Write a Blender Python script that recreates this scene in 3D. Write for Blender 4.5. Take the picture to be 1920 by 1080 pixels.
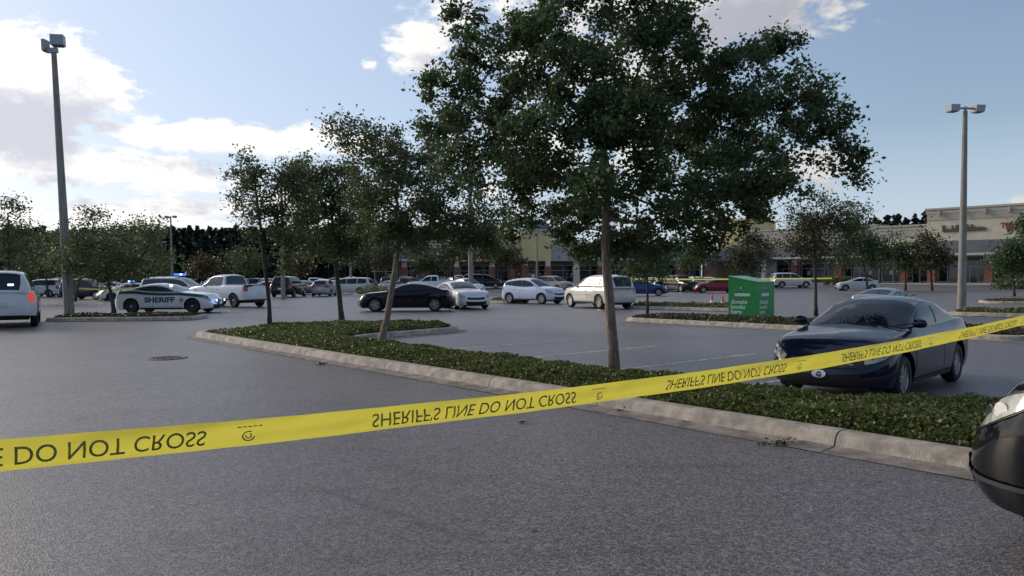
import bpy, bmesh, math, random
import numpy as np
from mathutils import Vector, Matrix
from mathutils.geometry import tessellate_polygon
R = math.radians
rng = np.random.default_rng(7)
random.seed(7)
for o in list(bpy.data.objects): bpy.data.objects.remove(o)
sc = bpy.context.scene
COL = sc.collection

# ------------------------------------------------------------------ camera
F = 1450.0; W0 = 1920.0; H0 = 1080.0; SH = 40.0; CAMZ = 1.65
PITCH = math.atan(60.0 / F); ROLL = R(-0.37)
cam_d = bpy.data.cameras.new('camera'); cam = bpy.data.objects.new('camera', cam_d); COL.objects.link(cam)
cam_d.sensor_width = 36; cam_d.lens = 36 * F / W0; cam_d.shift_y = SH / W0; cam_d.clip_start = .05; cam_d.clip_end = 3000
CM = Matrix.Translation((0, 0, CAMZ)) @ Matrix.Rotation(R(90) - PITCH, 4, 'X') @ Matrix.Rotation(ROLL, 4, 'Z')
cam.matrix_world = CM
sc.camera = cam
CR = CM.to_3x3()
def ray(px, py):
    return CR @ Vector(((px - W0 / 2) / F, (H0 / 2 - py + SH) / F, -1))
def G(px, py, z=0.0):
    d = ray(px, py); k = (z - CAMZ) / d.z
    return Vector((d.x * k, d.y * k, z))
def P(px, py, Y):
    d = ray(px, py); k = Y / d.y
    return Vector((d.x * k, Y, CAMZ + d.z * k))

# ------------------------------------------------------------------ light
SUN_AZ, SUN_EL = R(-58), R(24)           # azimuth from +Y towards +X
world = bpy.data.worlds.new('World'); sc.world = world; world.use_nodes = True
nt = world.node_tree; nt.nodes.clear()
def N(tree, typ, **kw):
    n = tree.nodes.new(typ)
    for k, v in kw.items(): setattr(n, k, v)
    return n
def math_(tree, op, a, b=None, clamp=False):
    n = tree.nodes.new('ShaderNodeMath'); n.operation = op; n.use_clamp = clamp
    for i, v in enumerate((a, b)):
        if v is None: continue
        if isinstance(v, (int, float)): n.inputs[i].default_value = v
        else: tree.links.new(v, n.inputs[i])
    return n.outputs[0]
def smooth(tree, v, a, b):
    n = tree.nodes.new('ShaderNodeMapRange'); n.interpolation_type = 'SMOOTHSTEP'
    n.inputs[1].default_value = a; n.inputs[2].default_value = b
    tree.links.new(v, n.inputs[0]); return n.outputs[0]
SKY_STR = 0.12
sky = N(nt, 'ShaderNodeTexSky', sky_type='NISHITA')
sky.sun_disc = False; sky.sun_elevation = SUN_EL; sky.sun_rotation = SUN_AZ; sky.air_density = 1.0; sky.dust_density = 1.2; sky.ozone_density = 1.6
# clouds: density group over (azimuth, elevation)
cg = bpy.data.node_groups.new('cloud_density', 'ShaderNodeTree')
cg.interface.new_socket('Vector', in_out='INPUT', socket_type='NodeSocketVector')
cg.interface.new_socket('Density', in_out='OUTPUT', socket_type='NodeSocketFloat')
gi = N(cg, 'NodeGroupInput'); go = N(cg, 'NodeGroupOutput')
CLOUDS = [(20, 175, 165, 95, 1.25), (150, 150, 95, 75, .9), (40, 292, 230, 46, .95), (440, 262, 270, 30, 1.15), (300, 330, 140, 36, .95), (250, 398, 170, 26, 1.0), (60, 425, 260, 30, .95), (420, 425, 200, 20, .8),
          (420, 400, 110, 25, .6), (790, 105, 74, 56, 1.0), (697, 125, 26, 20, .62), (935, 25, 130, 55, .95), (1340, 0, 240, 62, 1.5),
          (1120, 110, 240, 90, .8), (1530, 322, 66, 50, .72), (1912, 380, 26, 16, 1.0), (640, 400, 200, 60, .6), (1040, 300, 260, 130, .55), (1480, 420, 130, 20, .45),
          (-500, 200, 300, 140, 1.0), (-900, 300, 400, 90, .9), (2400, 250, 200, 80, .8), (2900, 350, 300, 60, .8), (900, -700, 500, 200, .8), (-300, -500, 400, 160, .9), (2200, -500, 350, 130, .7)]
acc = None
for (px, py, rx, ry, amp) in CLOUDS:
    az = math.atan((px - 960) / F) if -800 < px < 2700 else (px - 960) / F; el = math.atan((520 - .0065 * (px - 960) - py) / F * math.cos(az)) if abs(az) < 1 else (520 - py) / F
    s = N(cg, 'ShaderNodeVectorMath', operation='SUBTRACT'); cg.links.new(gi.outputs[0], s.inputs[0]); s.inputs[1].default_value = (az, el, 0)
    m = N(cg, 'ShaderNodeVectorMath', operation='MULTIPLY'); cg.links.new(s.outputs[0], m.inputs[0]); m.inputs[1].default_value = (F / rx, F / ry, 0)
    d = N(cg, 'ShaderNodeVectorMath', operation='DOT_PRODUCT'); cg.links.new(m.outputs[0], d.inputs[0]); cg.links.new(m.outputs[0], d.inputs[1])
    e = math_(cg, 'MULTIPLY', math_(cg, 'POWER', 2.718, math_(cg, 'MULTIPLY', d.outputs['Value'], -1.0)), amp)
    acc = e if acc is None else math_(cg, 'MAXIMUM', acc, e)
mp = N(cg, 'ShaderNodeVectorMath', operation='MULTIPLY'); cg.links.new(gi.outputs[0], mp.inputs[0]); mp.inputs[1].default_value = (1, 2.1, 1)
no = N(cg, 'ShaderNodeTexNoise'); no.inputs['Scale'].default_value = 8; no.inputs['Detail'].default_value = 9; no.inputs['Roughness'].default_value = .64; no.inputs['Distortion'].default_value = .3
cg.links.new(mp.outputs[0], no.inputs['Vector'])
namp = math_(cg, 'ADD', 1.3, math_(cg, 'MULTIPLY', math_(cg, 'MINIMUM', math_(cg, 'MULTIPLY', acc, 1.6), 1.0), 1.9))
dens = math_(cg, 'ADD', acc, math_(cg, 'MULTIPLY', math_(cg, 'SUBTRACT', no.outputs[0], .5), namp))
no2 = N(cg, 'ShaderNodeTexNoise'); no2.inputs['Scale'].default_value = 30; no2.inputs['Detail'].default_value = 6; no2.inputs['Roughness'].default_value = .6; cg.links.new(mp.outputs[0], no2.inputs['Vector'])
dens = math_(cg, 'ADD', dens, math_(cg, 'MULTIPLY', math_(cg, 'SUBTRACT', no2.outputs[0], .5), .9))
cg.links.new(dens, go.inputs[0])
tc = N(nt, 'ShaderNodeTexCoord'); sp = N(nt, 'ShaderNodeSeparateXYZ'); nt.links.new(tc.outputs['Generated'], sp.inputs[0])
az = math_(nt, 'ARCTAN2', sp.outputs[0], sp.outputs[1]); el = math_(nt, 'ARCSINE', sp.outputs[2])
def dens_at(dx, dy):
    c = N(nt, 'ShaderNodeCombineXYZ'); nt.links.new(math_(nt, 'ADD', az, dx), c.inputs[0]); nt.links.new(math_(nt, 'ADD', el, dy), c.inputs[1])
    g = N(nt, 'ShaderNodeGroup'); g.node_tree = cg; nt.links.new(c.outputs[0], g.inputs[0]); return g.outputs[0]
d0 = dens_at(0, 0); d1 = dens_at(-.010, .034)
cover = smooth(nt, d0, .30, .62)
thick = smooth(nt, d1, .38, 1.25)
thin = smooth(nt, d0, .3, .9)
ccol = N(nt, 'ShaderNodeMix', data_type='RGBA'); nt.links.new(math_(nt, 'MULTIPLY', thick, .92), ccol.inputs[0])
CLOUD_LIT = (1.02, 1.0, .97, 1); CLOUD_SHADE = (.56, .57, .65, 1)
ccol.inputs[6].default_value = CLOUD_LIT; ccol.inputs[7].default_value = CLOUD_SHADE
# clouds and hazy air are brighter towards the hidden sun
sv = N(nt, 'ShaderNodeVectorMath', operation='DOT_PRODUCT'); nt.links.new(tc.outputs['Generated'], sv.inputs[0])
sv.inputs[1].default_value = (math.sin(SUN_AZ) * math.cos(SUN_EL), math.cos(SUN_AZ) * math.cos(SUN_EL), math.sin(SUN_EL))
sunw = smooth(nt, sv.outputs['Value'], .1, 1.0)
cb = N(nt, 'ShaderNodeVectorMath', operation='SCALE'); nt.links.new(ccol.outputs[2], cb.inputs[0]); nt.links.new(math_(nt, 'ADD', math_(nt, 'MULTIPLY', sunw, .44), .68), cb.inputs[3])
skys = N(nt, 'ShaderNodeVectorMath', operation='SCALE'); nt.links.new(sky.outputs[0], skys.inputs[0]); skys.inputs[3].default_value = SKY_STR
# pale haze low over the horizon
hz = N(nt, 'ShaderNodeMix', data_type='RGBA'); nt.links.new(skys.outputs[0], hz.inputs[6]); hz.inputs[7].default_value = (.60, .71, .93, 1)
nt.links.new(math_(nt, 'MAXIMUM', math_(nt, 'ADD', math_(nt, 'MULTIPLY', sunw, .5), .15), math_(nt, 'MULTIPLY', math_(nt, 'SUBTRACT', 1.0, smooth(nt, el, -.02, .26)), .72)), hz.inputs[0])
fin = N(nt, 'ShaderNodeMix', data_type='RGBA'); nt.links.new(math_(nt, 'MULTIPLY', cover, .94), fin.inputs[0]); nt.links.new(hz.outputs[2], fin.inputs[6]); nt.links.new(cb.outputs[0], fin.inputs[7])
bg = N(nt, 'ShaderNodeBackground'); bg.inputs[1].default_value = 1.0; nt.links.new(fin.outputs[2], bg.inputs[0])
wo = N(nt, 'ShaderNodeOutputWorld'); nt.links.new(bg.outputs[0], wo.inputs[0])
world.cycles.sampling_method = 'MANUAL'; world.cycles.sample_map_resolution = 512
sun_d = bpy.data.lights.new('sun', 'SUN'); sun = bpy.data.objects.new('sun', sun_d); COL.objects.link(sun)
sun_d.energy = 2.3; sun_d.angle = R(22); sun_d.color = (1, .88, .72)
sdir = Vector((math.sin(SUN_AZ) * math.cos(SUN_EL), math.cos(SUN_AZ) * math.cos(SUN_EL), math.sin(SUN_EL)))
sun.rotation_euler = sdir.to_track_quat('Z', 'Y').to_euler()
sc.view_settings.view_transform = 'Standard'; sc.view_settings.look = 'None'; sc.view_settings.gamma = 1; sc.view_settings.use_curve_mapping = False
sc.view_settings.exposure = 0.06
sc.render.engine = 'CYCLES'; sc.cycles.max_bounces = 5; sc.cycles.transparent_max_bounces = 6; sc.cycles.use_denoising = True

# ------------------------------------------------------------------ materials
MATS = {}
def mat(name, col, rough=.7, metal=0., var=.0, vscale=3., bump=0., bscale=60., spec=None, coat=0., emit=None, estr=0., objcol=False, trans=0., streak=None, col2=None):
    if name in MATS: return MATS[name]
    m = bpy.data.materials.new(name); m.use_nodes = True; t = m.node_tree
    b = t.nodes['Principled BSDF']; b.inputs['Roughness'].default_value = rough; b.inputs['Metallic'].default_value = metal
    b.inputs['Base Color'].default_value = (*col, 1)
    if spec is not None: b.inputs['Specular IOR Level'].default_value = spec
    if coat: b.inputs['Coat Weight'].default_value = coat; b.inputs['Coat Roughness'].default_value = .04
    if emit: b.inputs['Emission Color'].default_value = (*emit, 1); b.inputs['Emission Strength'].default_value = estr
    geo = N(t, 'ShaderNodeTexCoord'); src = None
    if objcol: oi = N(t, 'ShaderNodeObjectInfo'); src = oi.outputs['Color']
    if var:
        n = N(t, 'ShaderNodeTexNoise'); n.inputs['Scale'].default_value = vscale; n.inputs['Detail'].default_value = 7; n.inputs['Roughness'].default_value = .62
        mpn = N(t, 'ShaderNodeMapping'); t.links.new(geo.outputs['Object'], mpn.inputs[0]); t.links.new(mpn.outputs[0], n.inputs['Vector'])
        if streak: mpn.inputs['Scale'].default_value = streak
        c2 = col2 if col2 else tuple(max(0, c * (1 - var)) for c in col); c1 = tuple(min(1, c * (1 + var * .6)) for c in col) if not col2 else col
        mx = N(t, 'ShaderNodeMix', data_type='RGBA'); t.links.new(smooth(t, n.outputs[0], .32, .68), mx.inputs[0]); mx.inputs[6].default_value = (*c2, 1); mx.inputs[7].default_value = (*c1, 1)
        t.links.new(mx.outputs[2], b.inputs['Base Color'])
    if src is not None:
        t.links.new(src, b.inputs['Base Color'])
    if bump:
        n = N(t, 'ShaderNodeTexNoise'); n.inputs['Scale'].default_value = bscale; n.inputs['Detail'].default_value = 5; t.links.new(geo.outputs['Object'], n.inputs['Vector'])
        bn = N(t, 'ShaderNodeBump'); bn.inputs['Strength'].default_value = bump; bn.inputs['Distance'].default_value = .02; t.links.new(n.outputs[0], bn.inputs['Height']); t.links.new(bn.outputs[0], b.inputs['Normal'])
    MATS[name] = m; return m
def leaf_mat(name, cols, trans=.3):
    m = bpy.data.materials.new(name); m.use_nodes = True; t = m.node_tree; b = t.nodes['Principled BSDF']; out = t.nodes['Material Output']
    g = N(t, 'ShaderNodeNewGeometry'); cr = N(t, 'ShaderNodeValToRGB'); t.links.new(g.outputs['Random Per Island'], cr.inputs[0])
    cr.color_ramp.elements[0].color = (*cols[0], 1); cr.color_ramp.elements[0].position = 0; cr.color_ramp.elements[1].color = (*cols[-1], 1)
    for i, c in enumerate(cols[1:-1]): e = cr.color_ramp.elements.new((i + 1) / (len(cols) - 1)); e.color = (*c, 1)
    t.links.new(cr.outputs[0], b.inputs['Base Color']); b.inputs['Roughness'].default_value = .45; b.inputs['Specular IOR Level'].default_value = .35
    tr = N(t, 'ShaderNodeBsdfTranslucent'); t.links.new(cr.outputs[0], tr.inputs[0]); mx = N(t, 'ShaderNodeMixShader'); mx.inputs[0].default_value = trans
    t.links.new(b.outputs[0], mx.inputs[1]); t.links.new(tr.outputs[0], mx.inputs[2]); t.links.new(mx.outputs[0], out.inputs[0]); MATS[name] = m; return m
def asphalt_mat():
    m = bpy.data.materials.new('asphalt'); m.use_nodes = True; t = m.node_tree; b = t.nodes['Principled BSDF']
    co = N(t, 'ShaderNodeNewGeometry').outputs['Position']
    def noise(s, d=5, r=.6, scale=None, rot=0):
        n = N(t, 'ShaderNodeTexNoise'); n.inputs['Scale'].default_value = s; n.inputs['Detail'].default_value = d; n.inputs['Roughness'].default_value = r
        if scale:
            mp = N(t, 'ShaderNodeMapping'); mp.inputs['Scale'].default_value = scale; mp.inputs['Rotation'].default_value = (0, 0, rot); t.links.new(co, mp.inputs[0]); t.links.new(mp.outputs[0], n.inputs['Vector'])
        else: t.links.new(co, n.inputs['Vector'])
        return n.outputs[0]
    vo = N(t, 'ShaderNodeTexVoronoi'); vo.inputs['Scale'].default_value = 78; t.links.new(co, vo.inputs['Vector'])
    sepv = N(t, 'ShaderNodeSeparateColor'); t.links.new(vo.outputs['Color'], sepv.inputs[0])
    vo2 = N(t, 'ShaderNodeTexVoronoi'); vo2.inputs['Scale'].default_value = 30; t.links.new(co, vo2.inputs['Vector'])
    sepw = N(t, 'ShaderNodeSeparateColor'); t.links.new(vo2.outputs['Color'], sepw.inputs[0])
    ch = math_(t, 'ADD', math_(t, 'MULTIPLY', math_(t, 'POWER', sepv.outputs[0], 1.6), .72), math_(t, 'MULTIPLY', smooth(t, sepw.outputs[1], .72, 1.0), .2))
    big = smooth(t, noise(.23, 6, .6), .3, .7); mid = smooth(t, noise(1.6, 6, .65), .25, .75)
    streak = smooth(t, noise(1.0, 5, .6, (.35, 2.6, 1), R(-50.5)), .54, .74)
    stain = smooth(t, noise(.9, 4, .6), .60, .74)
    val = math_(t, 'ADD', .28, math_(t, 'MULTIPLY', ch, 1.48))
    val = math_(t, 'MULTIPLY', val, math_(t, 'ADD', .86, math_(t, 'MULTIPLY', big, .27)))
    val = math_(t, 'MULTIPLY', val, math_(t, 'ADD', .93, math_(t, 'MULTIPLY', mid, .12)))
    val = math_(t, 'MULTIPLY', val, math_(t, 'SUBTRACT', 1, math_(t, 'MULTIPLY', streak, .20)))
    val = math_(t, 'MULTIPLY', val, math_(t, 'SUBTRACT', 1, math_(t, 'MULTIPLY', stain, .22)))
    # hairline cracks
    vc = N(t, 'ShaderNodeTexVoronoi', feature='DISTANCE_TO_EDGE'); vc.inputs['Scale'].default_value = .16
    wv = N(t, 'ShaderNodeVectorMath', operation='ADD'); t.links.new(co, wv.inputs[0]); nn = N(t, 'ShaderNodeTexNoise'); nn.inputs['Scale'].default_value = .8; nn.inputs['Detail'].default_value = 6; t.links.new(co, nn.inputs['Vector'])
    ws = N(t, 'ShaderNodeVectorMath', operation='SCALE'); t.links.new(nn.outputs['Color'], ws.inputs[0]); ws.inputs[3].default_value = 2.0; t.links.new(ws.outputs[0], wv.inputs[1]); t.links.new(wv.outputs[0], vc.inputs['Vector'])
    ck = math_(t, 'SUBTRACT', 1, smooth(t, vc.outputs['Distance'], .0008, .004)); ck = math_(t, 'MULTIPLY', ck, smooth(t, noise(.3, 2), .48, .6))
    val = math_(t, 'MULTIPLY', val, math_(t, 'SUBTRACT', 1, math_(t, 'MULTIPLY', ck, .55)))
    # tyre scuffs, stains and darker streaks at set spots on the asphalt
    for (e0, e1, w, st) in ((G(585, 912), G(935, 1030), .07, .30), (G(690, 868), G(860, 905), .16, .16), (G(-60, 760), G(330, 690), .55, .13), (G(300, 985), G(420, 1075), .12, .12), (G(960, 646), G(1330, 668), .30, .12), (G(1150, 850), G(1420, 930), .05, .12), (G(900, 622), G(1150, 634), .2, .16)):
        d = (e1 - e0); L_ = d.length; d = d / L_; nx = Vector((-d.y, d.x, 0)); c_ = (e0 + e1) / 2
        sb = N(t, 'ShaderNodeVectorMath', operation='SUBTRACT'); t.links.new(co, sb.inputs[0]); sb.inputs[1].default_value = c_
        dots = []
        for ax, sc__ in ((d, 2 / L_), (nx, 1 / w)):
            dn = N(t, 'ShaderNodeVectorMath', operation='DOT_PRODUCT'); t.links.new(sb.outputs[0], dn.inputs[0]); dn.inputs[1].default_value = ax * sc__; dots.append(dn.outputs['Value'])
        wob = math_(t, 'MULTIPLY', math_(t, 'SUBTRACT', noise(1.7, 4), .5), 3.0)
        q = math_(t, 'ADD', math_(t, 'POWER', math_(t, 'ABSOLUTE', dots[0]), 2.0), math_(t, 'POWER', math_(t, 'ABSOLUTE', math_(t, 'ADD', dots[1], wob)), 2.0))
        mk = math_(t, 'MULTIPLY', math_(t, 'SUBTRACT', 1.0, smooth(t, q, .1, 1.0)), math_(t, 'ADD', .35, smooth(t, noise(6, 5), .35, .65)))
        val = math_(t, 'MULTIPLY', val, math_(t, 'SUBTRACT', 1, math_(t, 'MULTIPLY', mk, st)))
    sc_ = N(t, 'ShaderNodeVectorMath', operation='SCALE'); sc_.inputs[0].default_value = (.190, .164, .160); t.links.new(val, sc_.inputs[3])
    t.links.new(sc_.outputs[0], b.inputs['Base Color']); b.inputs['Roughness'].default_value = .45; b.inputs['Specular IOR Level'].default_value = .5
    bn = N(t, 'ShaderNodeBump'); bn.inputs['Strength'].default_value = .55; bn.inputs['Distance'].default_value = .006; t.links.new(vo.outputs['Distance'], bn.inputs['Height']); t.links.new(bn.outputs[0], b.inputs['Normal'])
    return m
def brick_mat():
    m = bpy.data.materials.new('brickwork'); m.use_nodes = True; t = m.node_tree; b = t.nodes['Principled BSDF']; tc_ = N(t, 'ShaderNodeTexCoord')
    n = N(t, 'ShaderNodeTexNoise'); n.inputs['Scale'].default_value = 9; n.inputs['Detail'].default_value = 6; t.links.new(tc_.outputs['Object'], n.inputs['Vector'])
    cr = N(t, 'ShaderNodeValToRGB'); cr.color_ramp.elements[0].color = (.15, .045, .03, 1); cr.color_ramp.elements[1].color = (.33, .14, .10, 1); cr.color_ramp.elements[0].position = .3; cr.color_ramp.elements[1].position = .7
    t.links.new(n.outputs[0], cr.inputs[0]); t.links.new(cr.outputs[0], b.inputs['Base Color']); b.inputs['Roughness'].default_value = .85; return m
M_ASPH = asphalt_mat(); M_BRICK = brick_mat()
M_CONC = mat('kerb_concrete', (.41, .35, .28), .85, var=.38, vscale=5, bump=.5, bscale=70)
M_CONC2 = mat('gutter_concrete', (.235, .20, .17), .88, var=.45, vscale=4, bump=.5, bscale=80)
M_POLE = mat('pole_concrete', (.27, .25, .215), .8, var=.3, vscale=2.2, bump=.3, bscale=60, streak=(4, 4, .5))
M_SOIL = mat('mulch', (.10, .062, .042), .95, var=.6, vscale=20, bump=1, bscale=60)
M_GRASS = mat('grass_ground', (.075, .095, .035), .95, var=.5, vscale=.6, bump=.6, bscale=20)
M_LINE = mat('worn_white_paint', (.55, .55, .54), .8, var=.65, vscale=8)
M_BARK = mat('bark_grey', (.29, .22, .165), .9, var=.45, vscale=8, bump=1, bscale=40, streak=(3, 3, .7))
M_BARKD = mat('bark_dark', (.065, .055, .045), .9, var=.4, vscale=8, bump=.6, bscale=40)
M_PAINT = mat('car_paint', (.5, .5, .5), .35, objcol=True, coat=.85, spec=.04)
M_GLASS = mat('tinted_glass', (.008, .012, .018), .04, spec=.45)
M_GLASSL = mat('clear_dark_glass', (.035, .05, .055), .05, spec=.7)
M_BLACK = mat('black_plastic', (.012, .012, .013), .5)
M_TYRE = mat('tyre_rubber', (.014, .014, .015), .75, bump=.3, bscale=80)
M_ALLOY = mat('alloy', (.48, .48, .49), .3, metal=.9)
M_CHROME = mat('chrome', (.7, .7, .72), .12, metal=1)
M_LAMP = mat('lamp_lens', (.48, .46, .39), .12, var=.3, vscale=14, coat=1)
M_RED = mat('red_lens', (.35, .012, .012), .15, coat=1)
M_REDLIT = mat('red_lens_lit', (.6, .05, .03), .2, emit=(1, .16, .08), estr=.35)
M_BLUE = mat('blue_light', (.03, .06, .6), .2, emit=(.05, .16, 1), estr=2.2)
M_BLUEW = mat('white_blue_light', (.5, .6, 1), .2, emit=(.55, .72, 1), estr=3.5)
M_PLATE = mat('number_plate', (.72, .72, .7), .4)
M_WHITE = mat('white_paint', (.78, .78, .76), .5)
M_GREENSTRIPE = mat('green_stripe', (.010, .075, .055), .35, coat=.6)
M_NAVY = mat('navy_print', (.015, .05, .10), .4)
M_GOLD = mat('gold_print', (.35, .24, .08), .5)
M_BIN = mat('green_bin_paint', (.014, .30, .06), .42, var=.15, vscale=3)
M_TAPEPRINT = mat('tape_print', (.27, .26, .07), .5, var=.35, vscale=60)
L_MAIN = leaf_mat('leaves_elm', [(.045, .080, .038), (.075, .125, .045), (.115, .165, .055), (.06, .10, .055), (.14, .165, .055)], .42)
L_SMALL = leaf_mat('leaves_grey_green', [(.052, .085, .038), (.085, .125, .046), (.12, .16, .06), (.07, .10, .05), (.14, .12, .05)], .45)
L_FAR = leaf_mat('leaves_far', [(.04, .055, .025), (.07, .085, .032), (.10, .095, .038), (.05, .06, .03)], .25)
L_BROWN = leaf_mat('leaves_autumn', [(.11, .065, .03), (.08, .08, .03), (.14, .085, .035), (.06, .07, .03)], .25)
L_PINE = leaf_mat('pine_needles', [(.012, .020, .014), (.018, .028, .018), (.026, .036, .02)], .08)
L_COVER = leaf_mat('jasmine_leaves', [(.030, .048, .012), (.070, .105, .022), (.15, .19, .038), (.09, .125, .03), (.21, .22, .08), (.12, .08, .04)], .34)
L_COVER2 = leaf_mat('dry_cover_leaves', [(.06, .04, .025), (.10, .07, .035), (.045, .065, .02), (.08, .11, .035), (.15, .11, .06)], .25)

# ------------------------------------------------------------------ object helpers
def tag(o, label=None, cat=None, group=None, kind=None):
    if label: o['label'] = label
    if cat: o['category'] = cat
    if group: o['group'] = group
    if kind: o['kind'] = kind
    return o
def empty(name, loc=(0, 0, 0), rz=0., label=None, cat=None, group=None, kind=None):
    o = bpy.data.objects.new(name, None); COL.objects.link(o); o.location = loc; o.rotation_euler = (0, 0, rz); o.empty_display_size = .3
    return tag(o, label, cat, group, kind)
def link_mesh(name, me, parent=None):
    o = bpy.data.objects.new(name, me); COL.objects.link(o)
    if parent: o.parent = parent
    return o
class MB:
    def __init__(s): s.v = []; s.f = []; s.m = []; s.cur = 0
    def add(s, vs, fs):
        b = len(s.v); s.v += [tuple(v) for v in vs]; s.f += [tuple(b + i for i in f) for f in fs]; s.m += [s.cur] * len(fs); return s
    def box(s, c, d, rz=0., M=None):
        x, y, z = [k / 2 for k in d]; vs = [Vector((sx * x, sy * y, sz * z)) for sz in (-1, 1) for sy in (-1, 1) for sx in (-1, 1)]
        q = Matrix.Rotation(rz, 3, 'Z') if M is None else M
        vs = [q @ v + Vector(c) for v in vs]
        return s.add(vs, [(0, 2, 3, 1), (4, 5, 7, 6), (0, 1, 5, 4), (2, 6, 7, 3), (0, 4, 6, 2), (1, 3, 7, 5)])
    def tube(s, pts, rad, n=8, cap=True):
        pts = [Vector(p) for p in pts]; rad = rad if hasattr(rad, '__len__') else [rad] * len(pts); rings = []
        ref = None
        for i, p in enumerate(pts):
            t = (pts[min(i + 1, len(pts) - 1)] - pts[max(i - 1, 0)]).normalized()
            if ref is None: ref = Vector((0, 0, 1)) if abs(t.z) < .9 else Vector((1, 0, 0))
            a = (ref - t * ref.dot(t)).normalized(); b_ = t.cross(a); ref = a
            rings += [[p + (a * math.cos(k * 2 * math.pi / n) + b_ * math.sin(k * 2 * math.pi / n)) * rad[i] for k in range(n)]]
        vs = [v for r_ in rings for v in r_]; fs = []
        for i in range(len(pts) - 1):
            for k in range(n): fs.append((i * n + k, i * n + (k + 1) % n, (i + 1) * n + (k + 1) % n, (i + 1) * n + k))
        if cap: fs += [tuple(reversed(range(n))), tuple((len(pts) - 1) * n + k for k in range(n))]
        return s.add(vs, fs)
    def lathe(s, prof, n=24, axis='Z', c=(0, 0, 0), closed=False):
        vs = []; fs = []; m = len(prof)
        for k in range(n):
            a = k * 2 * math.pi / n
            for (r, h) in prof:
                p = (r * math.cos(a), r * math.sin(a), h) if axis == 'Z' else (r * math.cos(a), h, r * math.sin(a))
                vs.append((p[0] + c[0], p[1] + c[1], p[2] + c[2]))
        for k in range(n):
            for i in range(m if closed else m - 1):
                j = (i + 1) % m; k2 = (k + 1) % n
                fs.append((k * m + i, k2 * m + i, k2 * m + j, k * m + j))
        return s.add(vs, fs)
    def grid(s, rows, flip=False, wrap=False):
        nr = len(rows); nc = len(rows[0]); vs = [v for r_ in rows for v in r_]; fs = []
        for i in range(nr - 1):
            for j in range(nc if wrap else nc - 1):
                q = (i * nc + j, i * nc + (j + 1) % nc, (i + 1) * nc + (j + 1) % nc, (i + 1) * nc + j); fs.append(q[::-1] if flip else q)
        return s.add(vs, fs)
    def prism(s, poly, z0, z1):
        n = len(poly); vs = [(p[0], p[1], z0) for p in poly] + [(p[0], p[1], z1) for p in poly]
        tri = tessellate_polygon([[Vector((p[0], p[1], 0)) for p in poly]])
        fs = [(i, (i + 1) % n, n + (i + 1) % n, n + i) for i in range(n)] + [tuple(n + i for i in t) for t in tri] + [tuple(reversed(t)) for t in tri]
        return s.add(vs, fs)
    def build(s, name, mats, parent=None, smooth=False, sharp=35):
        me = bpy.data.meshes.new(name); me.from_pydata(s.v, [], s.f)
        mats = mats if isinstance(mats, (list, tuple)) else [mats]
        for m in mats: me.materials.append(m)
        if len(mats) > 1: me.polygons.foreach_set('material_index', s.m)
        if smooth:
            me.polygons.foreach_set('use_smooth', [True] * len(s.f))
            if sharp: me.set_sharp_from_angle(angle=R(sharp))
        me.validate(); me.update(); return link_mesh(name, me, parent)
def quads_mesh(name, V, mt, parent=None):
    """V: (n,4,3) array, one quad each."""
    n = len(V); me = bpy.data.meshes.new(name); me.vertices.add(n * 4); me.vertices.foreach_set('co', V.reshape(-1).astype(np.float32))
    me.loops.add(n * 4); me.loops.foreach_set('vertex_index', np.arange(n * 4, dtype=np.int32)); me.polygons.add(n)
    me.polygons.foreach_set('loop_start', np.arange(n, dtype=np.int32) * 4)
    try: me.polygons.foreach_set('loop_total', np.full(n, 4, dtype=np.int32))
    except Exception: pass
    me.materials.append(mt); me.update(calc_edges=True); return link_mesh(name, me, parent)
def leaf_quads(C, size, up=0., wid=.34, jit=.35):
    n = len(C); a = rng.normal(size=(n, 3)); a[:, 2] *= .7; a /= np.linalg.norm(a, axis=1)[:, None] + 1e-9
    nn = rng.normal(size=(n, 3)); nn[:, 2] += up; b = np.cross(nn, a); b /= np.linalg.norm(b, axis=1)[:, None] + 1e-9; c = np.cross(a, b)
    s = (size * (1 + jit * rng.uniform(-1, 1, n)))[:, None]
    V = np.stack([C - a * s * .5, C + b * s * wid + c * s * .1, C + a * s * .5 - c * s * .08, C - b * s * wid + c * s * .1], axis=1); return V
def copy_tree(o, parent=None, color=None):
    c = o.copy(); COL.objects.link(c); c.parent = parent
    if color: c.color = color
    for ch in list(o.children):
        copy_tree(ch, c, color)
    return c
def set_color(o, c):
    o.color = c
    for ch in o.children: set_color(ch, c)
_txt = {}
def text_geo(s, size=1., bold=0., align='LEFT', ext=0., sx=1.):
    cu = bpy.data.curves.new('t', 'FONT'); cu.body = s; cu.size = size; cu.offset = bold; cu.align_x = align; cu.resolution_u = 4; cu.extrude = ext
    o = bpy.data.objects.new('t', cu); COL.objects.link(o); dg = bpy.context.evaluated_depsgraph_get(); ev = o.evaluated_get(dg); me = ev.to_mesh()
    vs = [(v.co.x * sx, v.co.y, v.co.z) for v in me.vertices]; fs = [tuple(p.vertices) for p in me.polygons]; ev.to_mesh_clear(); bpy.data.objects.remove(o); bpy.data.curves.remove(cu)
    return vs, fs
def smoothstep(v, a, b):
    t = np.clip((v - a) / (b - a), 0, 1); return t * t * (3 - 2 * t)
def gz(x, y):
    return float(.5 * smoothstep(y, 84, 102) * smoothstep(x, -22, -4))

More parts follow.
